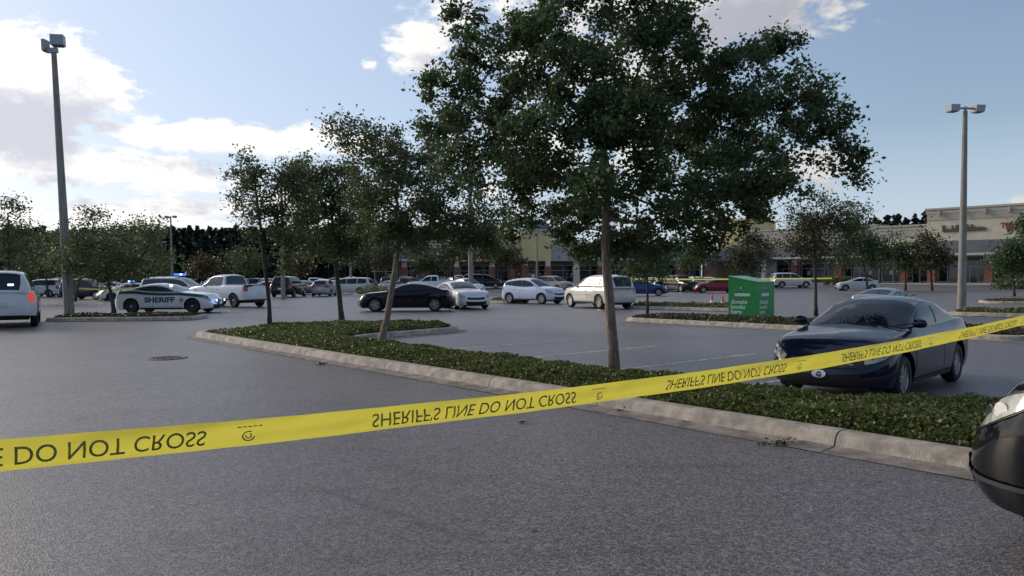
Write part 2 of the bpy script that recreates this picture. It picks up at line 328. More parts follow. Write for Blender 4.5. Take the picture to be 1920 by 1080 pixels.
# ------------------------------------------------------------------ ground
def ground():
    xs = np.concatenate([[-1500, -600, -300], np.arange(-160, 161, 8), [300, 600, 1500]]); ys = np.concatenate([[-60, -20], np.arange(0, 84, 12), np.arange(84, 106, 2), [120, 160, 250, 500, 1000, 2000]])
    m = MB(); m.grid([[(x, y, gz(x, y)) for x in xs] for y in ys]); o = m.build('parking_lot_asphalt', M_ASPH); tag(o, kind='structure')
    # grass land beyond the lot
    m = MB(); m.grid([[(x, y, gz(x, y) + .05) for x in (-1400, -300, -120, -60, -30, -22)] for y in (112, 140, 200, 500, 1500)]); tag(m.build('grass_verge', M_GRASS), kind='structure')
ground()
OX, OY = 1.0, 9.8; DV = Vector((-.6355, .7721, 0)); NV = Vector((.7721, .6355, 0))
def ST(s, t, z=0.): return Vector((OX, OY, 0)) + DV * s + NV * t + Vector((0, 0, z))
def round_poly(pts, r, seg=6):
    out = []; n = len(pts)
    for i in range(n):
        p0, p1, p2 = Vector(pts[i - 1]), Vector(pts[i]), Vector(pts[(i + 1) % n]); a = (p0 - p1); b = (p2 - p1)
        rr = r[i] if hasattr(r, '__len__') else r
        k = min(rr, a.length * .48, b.length * .48)
        if k < .02: out.append(p1); continue
        q0 = p1 + a.normalized() * k; q2 = p1 + b.normalized() * k
        for j in range(seg + 1):
            t = j / seg; out.append(q0 * (1 - t) ** 2 + p1 * 2 * t * (1 - t) + q2 * t * t)
    return out
def offset_poly(pts, d):
    n = len(pts); out = []
    for i in range(n):
        t = (pts[(i + 1) % n] - pts[i - 1]).normalized(); nrm = Vector((-t.y, t.x)); out.append(pts[i] + nrm * d)
    return out
def area(p): return sum(p[i - 1][0] * p[i][1] - p[i][0] * p[i - 1][1] for i in range(len(p))) / 2
def inside(poly, X, Y):
    x = np.array([p[0] for p in poly]); y = np.array([p[1] for p in poly]); r_ = np.zeros(len(X), bool)
    for i in range(len(x)):
        j = i - 1; c = ((y[i] > Y) != (y[j] > Y)); xx = (x[j] - x[i]) * (Y - y[i]) / (y[j] - y[i] + 1e-12) + x[i]; r_ ^= c & (X < xx)
    return r_
def edge_dist(poly, X, Y):
    D = np.full(len(X), 1e9)
    for i in range(len(poly)):
        a = np.array(poly[i - 1][:2]); b = np.array(poly[i][:2]); ab = b - a; L = ab @ ab + 1e-12; t = np.clip(((X - a[0]) * ab[0] + (Y - a[1]) * ab[1]) / L, 0, 1)
        D = np.minimum(D, np.hypot(X - a[0] - t * ab[0], Y - a[1] - t * ab[1]))
    return D
KPROF = [(-.27, .006), (-.04, .018), (0, .03), (.025, .11), (.06, .145), (.10, .158), (.24, .158), (.27, .14)]
def island(pts, rad, cover=True, h=.28, dens=900, size=.055, leafm=None, gutter=True, secl=3.0, label='', bare=None, nearfac=True):
    pts = [Vector((p[0], p[1])) for p in pts]
    if area(pts) < 0: pts = pts[::-1]; rad = rad[::-1] if hasattr(rad, '__len__') else rad
    path = round_poly(pts, rad)
    # resample
    dense = []; n = len(path)
    for i in range(n):
        a, b = path[i], path[(i + 1) % n]; L = (b - a).length; k = max(1, int(L / .5))
        for j in range(k): dense.append(a.lerp(b, j / k))
    n = len(dense); prof = KPROF if gutter else KPROF[1:]
    root = empty('kerb', kind='structure'); sec = max(6, int(secl / .5)); i = 0
    while i < n:
        j = min(i + sec, n); m = MB(); m2 = MB(); rows = []
        for k in range(i, j + 1):
            p = dense[k % n]; t = (dense[(k + 1) % n] - dense[(k - 1) % n]).normalized(); inn = Vector((-t.y, t.x)); sh = 0
            if k == i: p = p + t * .008
            if k == j: p = p - t * .008
            zb = gz(p.x, p.y); jz = random.uniform(-.002, .002)
            rows.append([(p.x + inn.x * u, p.y + inn.y * u, zb + z_ + jz) for u, z_ in prof])
        m.grid(rows)
        if gutter:
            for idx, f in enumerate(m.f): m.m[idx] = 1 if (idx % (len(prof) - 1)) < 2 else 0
        b0, b1 = rows[0], rows[-1]
        m.add(b0 + [(b0[-1][0], b0[-1][1], -.05), (b0[0][0], b0[0][1], -.05)], [tuple(range(len(b0) + 2))]); m.add(b1 + [(b1[-1][0], b1[-1][1], -.05), (b1[0][0], b1[0][1], -.05)], [tuple(range(len(b1) + 2))[::-1]])
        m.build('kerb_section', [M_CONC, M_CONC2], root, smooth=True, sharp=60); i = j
    inner = offset_poly(dense, .26)
    tri = tessellate_polygon([[Vector((p.x, p.y, 0)) for p in inner]]); m = MB(); m.add([(p.x, p.y, .125 + gz(p.x, p.y)) for p in inner], [tuple(t) for t in tri]); o = m.build('soil', M_SOIL); tag(o, kind='structure')
    if cover:
        A = abs(area(inner)); x0, x1 = min(p.x for p in inner), max(p.x for p in inner); y0, y1 = min(p.y for p in inner), max(p.y for p in inner)
        bb = (x1 - x0) * (y1 - y0); ntry = int(dens * bb); X = rng.uniform(x0, x1, ntry); Y = rng.uniform(y0, y1, ntry); k = inside(inner, X, Y); X, Y = X[k], Y[k]
        vis = (Y > 1) ; X, Y = X[vis], Y[vis]
        D = edge_dist([(p.x, p.y) for p in inner], X, Y)
        if nearfac:
            keep = rng.uniform(0, 1, len(X)) < np.clip(13.0 / np.hypot(X, Y), .22, 1); X, Y, D = X[keep], Y[keep], D[keep]
        lump = .5 + .5 * np.sin(X * 2.1 + 1.3 * np.sin(Y * 1.7)) * np.cos(Y * 2.6 + np.sin(X * 1.1)); fine = .5 + .5 * np.sin(X * 9 + 2 * np.sin(Y * 7)) * np.cos(Y * 11)
        H = h * np.clip(.38 + D / .45, 0, 1) * (.52 + .36 * lump + .26 * fine)
        if bare is not None:
            br = bare(X, Y); keep = rng.uniform(0, 1, len(X)) > br * .93; X, Y, D, H = X[keep], Y[keep], D[keep], H[keep] * (1 - .5 * br[keep])
        Z = .13 + H * np.sqrt(rng.uniform(.05, 1, len(X))) + np.array([gz(a, b) for a, b in zip(X, Y)] if Y.max() > 80 else 0)
        fac = np.clip(np.hypot(X, Y) / 13., 1, 2.2) if nearfac else 1
        o = quads_mesh('ground_cover', leaf_quads(np.stack([X, Y, Z], 1), size * fac, up=.8, wid=.36), leafm or L_COVER); tag(o, label or 'low leafy green ground cover filling a kerbed island', 'ground cover', kind='stuff')
    return inner
def tocam_xy(s, t): v = ST(s, t); return (v.x, v.y)
# main island: narrow strip with a bulb at each end
MAIN = [tocam_xy(s, t) for s, t in [(16.6, -.05), (16.9, 4.2), (14.6, 7.1), (12.2, 7.1), (11.5, 3.2), (10.6, 2.15), (-2.6, 2.15), (-3.55, 3.2), (-3.75, 8.2), (-9.5, 8.2), (-9.5, 0), (0, 0)]]
def bare_main(X, Y):
    S = (X - OX) * DV.x + (Y - OY) * DV.y; T = (X - OX) * NV.x + (Y - OY) * NV.y
    a = smoothstep(S, 13.4, 15.6) * (1 - smoothstep(T, 1.2, 3.0)); b = np.exp(-((S + .1) ** 2 + (T - .55) ** 2 * 3) / .5) * .9
    c = .75 * smoothstep(S, 10.5, 12.5) * (1 - smoothstep(T, .3, 1.0)); return np.clip(a + b + c + .25 * np.clip(np.sin(X * 3) * np.sin(Y * 4.3), 0, 1) * smoothstep(S, 4, 9), 0, 1)
island(MAIN, [1.3, 2.4, 1.2, 1.2, .6, .6, .6, .6, 1.5, .5, .5, .1], h=.19, dens=3000, size=.046, bare=bare_main, label='dense green jasmine ground cover filling the long kerbed island behind the tape')
# second island behind the lot (bin, thin trees)
A2 = G(1165, 603); B2 = G(1520, 622); dv2 = (B2 - A2).normalized(); n2 = Vector((-dv2.y, dv2.x, 0)); 
A2b = A2 - dv2 * .2; B2b = A2 + dv2 * 13
ISL2 = [(A2b.x, A2b.y), (B2b.x, B2b.y), (B2b.x + n2.x * 2.8, B2b.y + n2.y * 2.8), (A2b.x + n2.x * 2.8, A2b.y + n2.y * 2.8)]
island(ISL2, .9, h=.15, dens=700, size=.06, leafm=L_COVER2, label='reddish brown and green clipped ground cover in front of the green donation bin', secl=4)
def band(px0, py0, px1, py1, wid, label, h=.2, lm=None, bend=0):
    a, b = G(px0, py0), G(px1, py1); d = (b - a).normalized(); n_ = Vector((-d.y, d.x, 0))
    pts = [(a.x, a.y), (b.x, b.y), (b.x + n_.x * wid, b.y + n_.y * wid), (a.x + n_.x * wid, a.y + n_.y * wid)]
    island(pts, min(.9, wid * .45), h=h, dens=160, size=.12, leafm=lm or L_COVER, gutter=False, secl=8, label=label, nearfac=False)
band(1165, 579, 1390, 585, 2.2, 'strip of dark green ground cover beyond the bin and cones', .25)
band(1770, 592, 2000, 598, 2.4, 'dark green ground cover around the foot of the right light pole', .2)
band(70, 604, 362, 601, 2.6, 'scruffy grass and weeds in the island under the left light pole', .16, L_COVER2)
band(1845, 570, 1990, 571, 3.0, 'mulched island with a small tree in front of the shops at the right edge', .12, L_COVER2)
band(905, 568, 960, 569, 1.6, 'narrow green strip left of the white crossover', .25)
band(655, 555, 735, 556, 2.5, 'bushy green planting among parked cars left of the dark sedan', .9)
# stall lines
def line(s, t0, t1, w=.1):
    m = MB(); a = ST(s - w / 2, t0, .004); b = ST(s + w / 2, t0, .004); c = ST(s + w / 2, t1, .004); d = ST(s - w / 2, t1, .004); m.add([a, b, c, d], [(0, 1, 2, 3)]); o = m.build('stall_line', M_LINE); tag(o, kind='structure')
for s in (-.25, 2.4, 5.05, 7.7): line(s, 2.6, 7.3)
for k in range(7):
    a = G(1190 + k * 40, 556 - k * .6); m = MB(); v = Vector((.75, .66, 0)) * 4.6; w = Vector((.07, -.07, 0)); m.add([a - w, a + w, a + w + v, a - w + v], [(0, 1, 2, 3)]); o = m.build('stall_line', M_LINE); o.location.z = .004; tag(o, kind='structure')
# manhole
mc = G(313, 672); r0 = empty('manhole_cover', (mc.x, mc.y, .004), 0, 'round dark iron manhole cover set in the asphalt left of the island', 'manhole cover')
M_IRON = mat('cast_iron', (.045, .035, .03), .6, metal=.4, var=.4, vscale=20)
m = MB(); m.lathe([(0, .004), (.33, .004), (.34, .012), (.40, .012), (.42, .0)], 32); m.build('rim', mat('iron_rim', (.09, .08, .075), .7), r0, smooth=True)
m = MB(); m.lathe([(0, .010), (.30, .010), (.32, .004)], 32)
for a in range(12):
    for rr in (.1, .18, .26): m.box((rr * math.cos(a * .5236 + rr * 9), rr * math.sin(a * .5236 + rr * 9), .013), (.03, .03, .006), a * .52)
m.build('lid', M_IRON, r0)
# litter: leaf clumps against the kerb, dead leaves on the road
def debris(name, c, n, r, label, cat='leaf litter', s=.045):
    C = np.stack([c.x + rng.normal(0, r, n), c.y + rng.normal(0, r * .45, n), np.abs(rng.normal(.02, .018, n)) + c.z], 1); o = quads_mesh(name, leaf_quads(C, s, up=1.2), L_COVER2); tag(o, label, cat, kind='stuff')
debris('leaf_litter', G(1462, 834), 60, .09, 'small clump of dead twigs and leaves against the kerb')
debris('leaf_litter', G(1170, 772), 40, .05, 'dead leaves caught in a kerb joint below the tape')
debris('leaf_litter', G(600, 684), 36, .06, 'dark leaf clump in the gutter left of the strip')
o = quads_mesh('fallen_leaf', leaf_quads(np.array([[*G(1002, 996)[:2], .012]]), .075, up=3), mat('dead_leaf', (.19, .06, .035), .8)); tag(o, 'single curled reddish leaf lying on the foreground asphalt', 'leaf')
o = quads_mesh('fallen_leaf', leaf_quads(np.array([[*G(980, 793)[:2], .012]]), .09, up=3), mat('dead_leaf_dark', (.03, .025, .02), .8)); tag(o, 'small dark scrap lying on the asphalt just under the tape', 'leaf')

# ------------------------------------------------------------------ cars
def prof(pts):
    pts = sorted(pts); x = np.array([p[0] for p in pts]); y = np.array([p[1] for p in pts]); h = np.diff(x); dl = np.diff(y) / h
    m = np.zeros(len(x)); m[0], m[-1] = dl[0], dl[-1]
    for i in range(1, len(x) - 1):
        m[i] = 0 if dl[i - 1] * dl[i] <= 0 else 2 * dl[i - 1] * dl[i] / (dl[i - 1] + dl[i])
    def f(q):
        q = min(max(q, x[0]), x[-1]); i = min(int(np.searchsorted(x, q, side='right')) - 1, len(h) - 1); t = (q - x[i]) / h[i]
        return float((2 * t**3 - 3 * t**2 + 1) * y[i] + (t**3 - 2 * t**2 + t) * h[i] * m[i] + (-2 * t**3 + 3 * t**2) * y[i + 1] + (t**3 - t**2) * h[i] * m[i + 1])
    return f
CAR = {
 'sedan': dict(L=4.5, W=1.78, rw=.32, fa=1.38, ra=-1.3, deck=[(2.25, .66), (2.1, .74), (1.8, .84), (1.1, .95), (.8, .985), (0, .98), (-1., 1.0), (-1.5, 1.03), (-2.0, 1.04), (-2.25, .96)],
   roof=[(1.02, .96), (.55, 1.22), (.1, 1.39), (-.35, 1.435), (-.8, 1.40), (-1.3, 1.26), (-1.72, 1.06), (-1.86, 1.0)], ws=(.13, 1.0), rg=(-1.8, -1.02), sw=[(-.38, .84), (-1.42, -.45)], zb=.2),
 'charger': dict(L=5.04, W=1.9, rw=.35, fa=1.55, ra=-1.5, deck=[(2.52, .70), (2.4, .80), (2.0, .92), (1.2, 1.0), (.9, 1.03), (0, 1.02), (-.8, 1.06), (-1.4, 1.12), (-2.1, 1.1), (-2.52, .98)],
   roof=[(1.05, 1.0), (.55, 1.25), (.1, 1.42), (-.4, 1.48), (-.9, 1.44), (-1.4, 1.31), (-1.9, 1.13), (-2.05, 1.08)], ws=(.12, 1.0), rg=(-1.95, -1.1), sw=[(-.35, .88), (-1.45, -.42)], zb=.2),
 'coupe': dict(L=4.3, W=1.76, rw=.31, fa=1.3, ra=-1.25, deck=[(2.15, .62), (2.0, .72), (1.7, .8), (1.0, .9), (.7, .93), (0, .93), (-1., .97), (-1.5, 1.0), (-1.9, 1.02), (-2.15, .93)],
   roof=[(.95, .9), (.5, 1.12), (.1, 1.27), (-.35, 1.32), (-.8, 1.28), (-1.3, 1.14), (-1.7, 1.02)], ws=(.12, .92), rg=(-1.65, -.95), sw=[(-.4, .78), (-1.3, -.48)], zb=.18),
 'hatch': dict(L=4.25, W=1.78, rw=.33, fa=1.28, ra=-1.27, deck=[(2.12, .74), (2.0, .84), (1.7, .94), (1.05, 1.04), (.8, 1.06), (0, 1.03), (-1., 1.08), (-1.7, 1.15), (-2.12, 1.05)],
   roof=[(1.05, 1.02), (.55, 1.35), (.15, 1.54), (-.4, 1.61), (-1.2, 1.56), (-1.65, 1.48), (-1.9, 1.28), (-2.06, 1.06)], ws=(.15, 1.0), rg=(-2.03, -1.7), sw=[(-.35, .82), (-1.15, -.42), (-1.7, -1.22)], zb=.24),
 'suv': dict(L=4.85, W=1.92, rw=.37, fa=1.45, ra=-1.42, deck=[(2.42, .88), (2.3, .98), (1.9, 1.06), (1.3, 1.12), (.95, 1.14), (0, 1.12), (-1., 1.13), (-2., 1.15), (-2.42, 1.1)],
   roof=[(1.2, 1.1), (.7, 1.47), (.35, 1.68), (-.2, 1.78), (-1.2, 1.79), (-1.95, 1.74), (-2.15, 1.62), (-2.28, 1.35), (-2.38, 1.1)], ws=(.33, 1.15), rg=(-2.35, -2.1), sw=[(-.3, .95), (-1.25, -.38), (-2.0, -1.33)], zb=.3),
 'tahoe': dict(L=5.2, W=2.02, rw=.4, fa=1.55, ra=-1.5, deck=[(2.6, .98), (2.45, 1.08), (2.0, 1.16), (1.4, 1.2), (1.0, 1.22), (0, 1.2), (-1., 1.2), (-2., 1.2), (-2.6, 1.17)],
   roof=[(1.3, 1.18), (.85, 1.55), (.5, 1.78), (0, 1.88), (-1.2, 1.9), (-2.15, 1.87), (-2.38, 1.78), (-2.47, 1.5), (-2.55, 1.17)], ws=(.5, 1.25), rg=(-2.53, -2.35), sw=[(-.2, 1.0), (-1.2, -.28), (-2.15, -1.28)], zb=.36),
 'van': dict(L=5.0, W=1.95, rw=.34, fa=1.6, ra=-1.45, deck=[(2.5, .80), (2.35, .92), (2.0, 1.02), (1.6, 1.07), (1.2, 1.1), (0, 1.06), (-1., 1.07), (-2., 1.1), (-2.5, 1.05)],
   roof=[(1.75, 1.04), (1.2, 1.42), (.75, 1.64), (.2, 1.74), (-1.2, 1.76), (-2.0, 1.72), (-2.25, 1.6), (-2.38, 1.3), (-2.46, 1.05)], ws=(.75, 1.65), rg=(-2.43, -2.2), sw=[(.05, 1.2), (-1.1, -.03), (-2.1, -1.18)], zb=.24),
 'pickup': dict(L=5.85, W=2.0, rw=.41, fa=1.9, ra=-1.75, deck=[(2.92, 1.0), (2.8, 1.1), (2.3, 1.18), (1.7, 1.23), (1.35, 1.25), (0, 1.24), (-.6, 1.26), (-.9, 1.3), (-2.9, 1.3), (-2.925, 1.28)],
   roof=[(1.5, 1.22), (1.0, 1.62), (.7, 1.84), (.3, 1.92), (-.3, 1.93), (-.6, 1.88), (-.72, 1.6), (-.8, 1.27)], ws=(.68, 1.45), rg=(-.78, -.63), sw=[(.18, 1.2), (-.52, .1)], zb=.42),
}
class Body:
    def __init__(s, sp):
        s.sp = sp; s.deck = prof(sp['deck']); s.roof = prof(sp['roof']); s.L = sp['L']; s.W = sp['W']; s.h = sp['L'] / 2
        af = .62 if sp['W'] < 1.95 else .5; ar = .45; pw = 2.7; pts = []
        nc = 12; lo_x = sp['ra'] - sp['rw'] - .1; hi_x = sp['fa'] + sp['rw'] + .1
        def y01(x):
            q = (x - (s.h - af)) / af if x > s.h - af else ((-s.h + ar - x) / ar if x < -s.h + ar else 0)
            return max(0, 1 - min(q, 1) ** pw) ** (1 / pw)
        xs = set(np.linspace(hi_x, lo_x, 30))
        for k in range(nc + 1):
            xf = s.h - af + af * math.sin(math.pi / 2 * (1 - k / nc)) ** (2 / pw)
            if xf > hi_x + .02: xs.add(xf)
            xr = -s.h + ar - ar * math.sin(math.pi / 2 * k / nc) ** (2 / pw) if k else -s.h + ar
            if xr < lo_x - .02: xs.add(xr)
        xs |= {s.h - .0006, s.h - .004, -s.h + .0006, -s.h + .004}
        for xa in (sp['fa'], sp['ra']):
            ra = sp['rw'] + .065; xs = {x for x in xs if abs(x - xa) > ra + .03}; xs |= {xa + ra * math.cos(a) for a in np.linspace(0, math.pi, 15)}
            xs |= {xa + ra + .012, xa - ra - .012}
        pts = [(x, y01(x)) for x in sorted(xs, reverse=True)]
        pts[0] = (s.h, 0) if pts[0][0] > s.h - 1e-6 else pts[0]
        if pts[0][1] > 0: pts = [(s.h, 0)] + pts
        if pts[-1][1] > 0: pts.append((-s.h, 0))
        hw = s.W / 2
        s.out = [(x, y * hw * (1 - .035 * (abs(x) / s.h) ** 3)) for x, y in pts]
        s.n = len(s.out)
        s.nrm = []
        for i in range(s.n):
            a = s.out[max(i - 1, 0)]; b = s.out[min(i + 1, s.n - 1)]; t = Vector((b[0] - a[0], b[1] - a[1])).normalized(); nn = Vector((t.y, -t.x))
            if i == 0: nn = Vector((1, 0))
            elif i == s.n - 1: nn = Vector((-1, 0))
            s.nrm.append(nn)
        s.us = np.linspace(0, 1, s.n)
        # arc parameter in metres
        s.arc = [0]
        for i in range(1, s.n): s.arc.append(s.arc[-1] + math.dist(s.out[i], s.out[i - 1]))
        s.arc = np.array(s.arc); s.ox = np.array([p[0] for p in s.out]); s.oy = np.array([p[1] for p in s.out]); s.nx = np.array([n_.x for n_ in s.nrm]); s.ny = np.array([n_.y for n_ in s.nrm])
        s.side_inset = prof([(0, .055), (.18, .015), (.45, 0), (.72, .012), (.9, .05), (1, .10)])
        s.front_inset = prof([(0, .10), (.15, .03), (.4, 0), (.6, .03), (.8, .10), (1, .20)]) if s.W < 1.95 else prof([(0, .06), (.15, .01), (.4, 0), (.6, .02), (.8, .04), (1, .10)])
    def zlow(s, x, edge=0):
        sp = s.sp; z = sp['zb'] + .06 * (abs(x) / s.h) ** 6
        for xa in (sp['fa'], sp['ra']):
            ra = sp['rw'] + .065
            if abs(x - xa) < ra: z = max(z, sp['rw'] + math.sqrt(max(0, ra * ra - (x - xa) ** 2)))
        return z
    def surf(s, a, t, off=0., z=None, side=1):
        """a: arc length from nose centre; t 0..1 height fraction (of full, un-arched) or z absolute"""
        x = float(np.interp(a, s.arc, s.ox)); y = float(np.interp(a, s.arc, s.oy)); nx = float(np.interp(a, s.arc, s.nx)); ny = float(np.interp(a, s.arc, s.ny)); l = math.hypot(nx, ny) + 1e-9; nx /= l; ny /= l
        zt = s.deck(x); z0 = s.sp['zb']
        if z is None: z = z0 + (zt - z0) * t
        tt = min(max((z - z0) / (zt - z0), 0), 1)
        ins = s.side_inset(tt) * ny * ny + s.front_inset(tt) * nx * nx
        return Vector((x - nx * (ins - off), side * max(0, (y - ny * (ins - off))), z))
    def arc_at_x(s, x):
        return float(np.interp(-x, -s.ox, s.arc))
    def body(s, m):
        T = [0, .08, .18, .32, .48, .64, .8, .92, 1.0]; K = [.93, .8, .6, .3, 0]
        rows = []
        for i in range(s.n):
            a = s.arc[i]; x = s.out[i][0]; zl = s.zlow(x); zt = s.deck(x); r_ = []
            for t in T: r_.append(s.surf(a, 0, z=zl + (zt - zl) * t))
            top = r_[-1]; cr = .05
            for k in K: r_.append(Vector((top.x, top.y * k, zt + cr * (1 - k * k) * min(1, top.y / .5))))
            rows.append(r_)
        m.grid(rows, flip=False)
        m.grid([[Vector((v.x, -v.y, v.z)) for v in r_] for r_ in rows], flip=True)
    def gh(s, x, w, off=0., side=1):
        """greenhouse surface, w: 0 belt .. .6 roof edge .. 1 centre"""
        zr = s.roof(x); zb = s.deck(x) - .02; h = max(zr - zb, .0); a = s.arc_at_x(x); yb = s.surf(a, 1).y - .035; yr = max(yb - .27 * h - .02, yb * .55)
        def raw(x, w):
            if w <= .6:
                q = w / .6; bul = .03 * math.sin(math.pi * q) * min(1, h / .3); hh = h - min(.09, h * .3); return Vector((x, yb + (yr - yb) * q + bul, zb + hh * q))
            q = (w - .6) / .4; hh = h - min(.09, h * .3); ang = q
            y = yr * (1 - q) if q > .25 else yr - .1 * yr * (q / .25) * 1.2; 
            y = yr * (1 - q ** 1.15); z = zb + hh + (h - hh) * (1 - (1 - q) ** 2.6)
            return Vector((x, y, z))
        p = raw(x, w); return Vector((p.x, p.y * side, p.z))
    def green(s, m):
        x0, x1 = s.sp['roof'][-1][0], s.sp['roof'][0][0]; xs = sorted(set(list(np.linspace(x0, x1, 30)) + [x for x, _ in s.sp['roof']] + list(np.linspace(x0, x0 + .5, 10))))
        ws = [0, .12, .3, .48, .56, .6, .64, .70, .78, .88, 1]
        rows = [[s.gh(x, w) for w in ws] for x in xs]
        m.grid(rows, flip=True); m.grid([[Vector((v.x, -v.y, v.z)) for v in r_] for r_ in rows], flip=False)
    def gh_patch(s, m, x0, x1, w0, w1, off, nx=8, nw=5, side=1, window=False):
        xs = np.linspace(x0, x1, nx); rows = []
        for x in xs:
            lo, hi = w0, w1
            if window:
                h = max(s.roof(x) - s.deck(x) - .07, .001); lo = min(.6, .6 * .05 / h); hi = .6 - .6 * .055 / h
                if hi < lo: lo = hi = (lo + hi) / 2
                lo, hi = max(0, lo), max(0, hi)
            rows.append([s.gh(x, w) for w in np.linspace(lo, hi, nw)])
        R_ = [[Vector(v) for v in r_] for r_ in rows]; out = []
        for i in range(nx):
            o_ = []
            for j in range(nw):
                a = R_[min(i + 1, nx - 1)][j] - R_[max(i - 1, 0)][j]; b = R_[i][min(j + 1, nw - 1)] - R_[i][max(j - 1, 0)]
                if b.length < 1e-5: b = Vector((0, -.3, 1))
                n_ = a.cross(b)
                if n_.length < 1e-7: n_ = Vector((0, 1, .3))
                n_.normalize()
                if n_.z < 0 or (abs(n_.z) < .15 and n_.y < 0): n_ = -n_
                v = R_[i][j] + n_ * off; o_.append(Vector((v.x, v.y * side if v.y > .0 or True else 0, v.z)))
            out.append(o_)
        m.grid(out, flip=(side > 0))
        return out
    def strip(s, m, a0, a1, t0, t1, off, na=8, nt=4, side=1, zabs=None, swept=False):
        rows = []
        for a in np.linspace(a0, a1, na):
            r_ = []
            if swept:
                qa = (a - a0) / (a1 - a0); T0, T1 = swept; t0 = T0 + (T1 - T0) * (.72 * qa ** 1.8 + .10 * (1 - qa) ** 3); t1 = T1 - (T1 - T0) * .38 * (1 - qa) ** 2 - (T1 - T0) * .08 * qa ** 4
            for q in np.linspace(0, 1, nt):
                if zabs: r_.append(s.surf(a, 0, off, z=zabs[0] + (zabs[1] - zabs[0]) * q, side=side))
                else: r_.append(s.surf(a, t0 + (t1 - t0) * q, off, side=side))
            rows.append(r_)
        m.grid(rows, flip=(side < 0))
def wheel(parent, x, y, r, side, hi, style='alloy'):
    n = 28 if hi else 14; w = .105
    m = MB(); pr = [(r * .66, -w), (r * .9, -w), (r * .97, -w * .8), (r, -w * .45), (r, w * .45), (r * .97, w * .8), (r * .9, w), (r * .66, w)]
    m.lathe(pr, n, 'Y', closed=True); tyre = m.build('wheel', M_TYRE, parent, smooth=True, sharp=50); tyre.location = (x, y, r)
    m = MB(); f = side * 1.0
    if style == 'black':
        m.cur = 0; m.lathe([(0, f * w * .55), (r * .3, f * w * .5), (r * .6, f * w * .75), (r * .67, f * w * .85), (r * .67, -f * w * .5)], n, 'Y'); m.cur = 1; m.lathe([(0, f * w * 1.0), (r * .13, f * w * .95), (r * .2, f * w * .5)], n, 'Y')
        m.build('rim', [M_BLACK, M_ALLOY], tyre, smooth=True)
    else:
        m.cur = 1; m.lathe([(0, f * w * .1), (r * .66, f * w * .1)], n, 'Y'); m.cur = 0
        m.lathe([(r * .58, f * w * .5), (r * .62, f * w * .88), (r * .68, f * w * .9), (r * .69, f * w * .4), (r * .58, f * w * .3)], n, 'Y'); m.lathe([(0, f * w * .8), (r * .12, f * w * .78), (r * .16, f * w * .3)], n, 'Y')
        for k in range(5):
            a = k * 2 * math.pi / 5; c, s_ = math.cos(a), math.sin(a)
            for (d0, d1) in ((-.16, -.03), (.03, .16)) if hi else ((-.12, .12),):
                q = []
                for rr, k0 in ((r * .1, .55), (r * .62, 1.0)):
                    for dd in (d0, d1): q.append((rr * c - dd * k0 * s_ * r * 1.6 * (1 if rr > .1 else .6), rr * s_ + dd * k0 * c * r * 1.6 * (1 if rr > .1 else .6)))
                vs = [(p[0], f * w * .78, p[1]) for p in q] + [(p[0], f * w * .4, p[1]) for p in q]
                m.add(vs, [(0, 1, 3, 2), (0, 4, 5, 1), (2, 3, 7, 6), (0, 2, 6, 4), (1, 5, 7, 3)])
        m.build('rim', [M_ALLOY, M_BLACK], tyre)
    return tyre
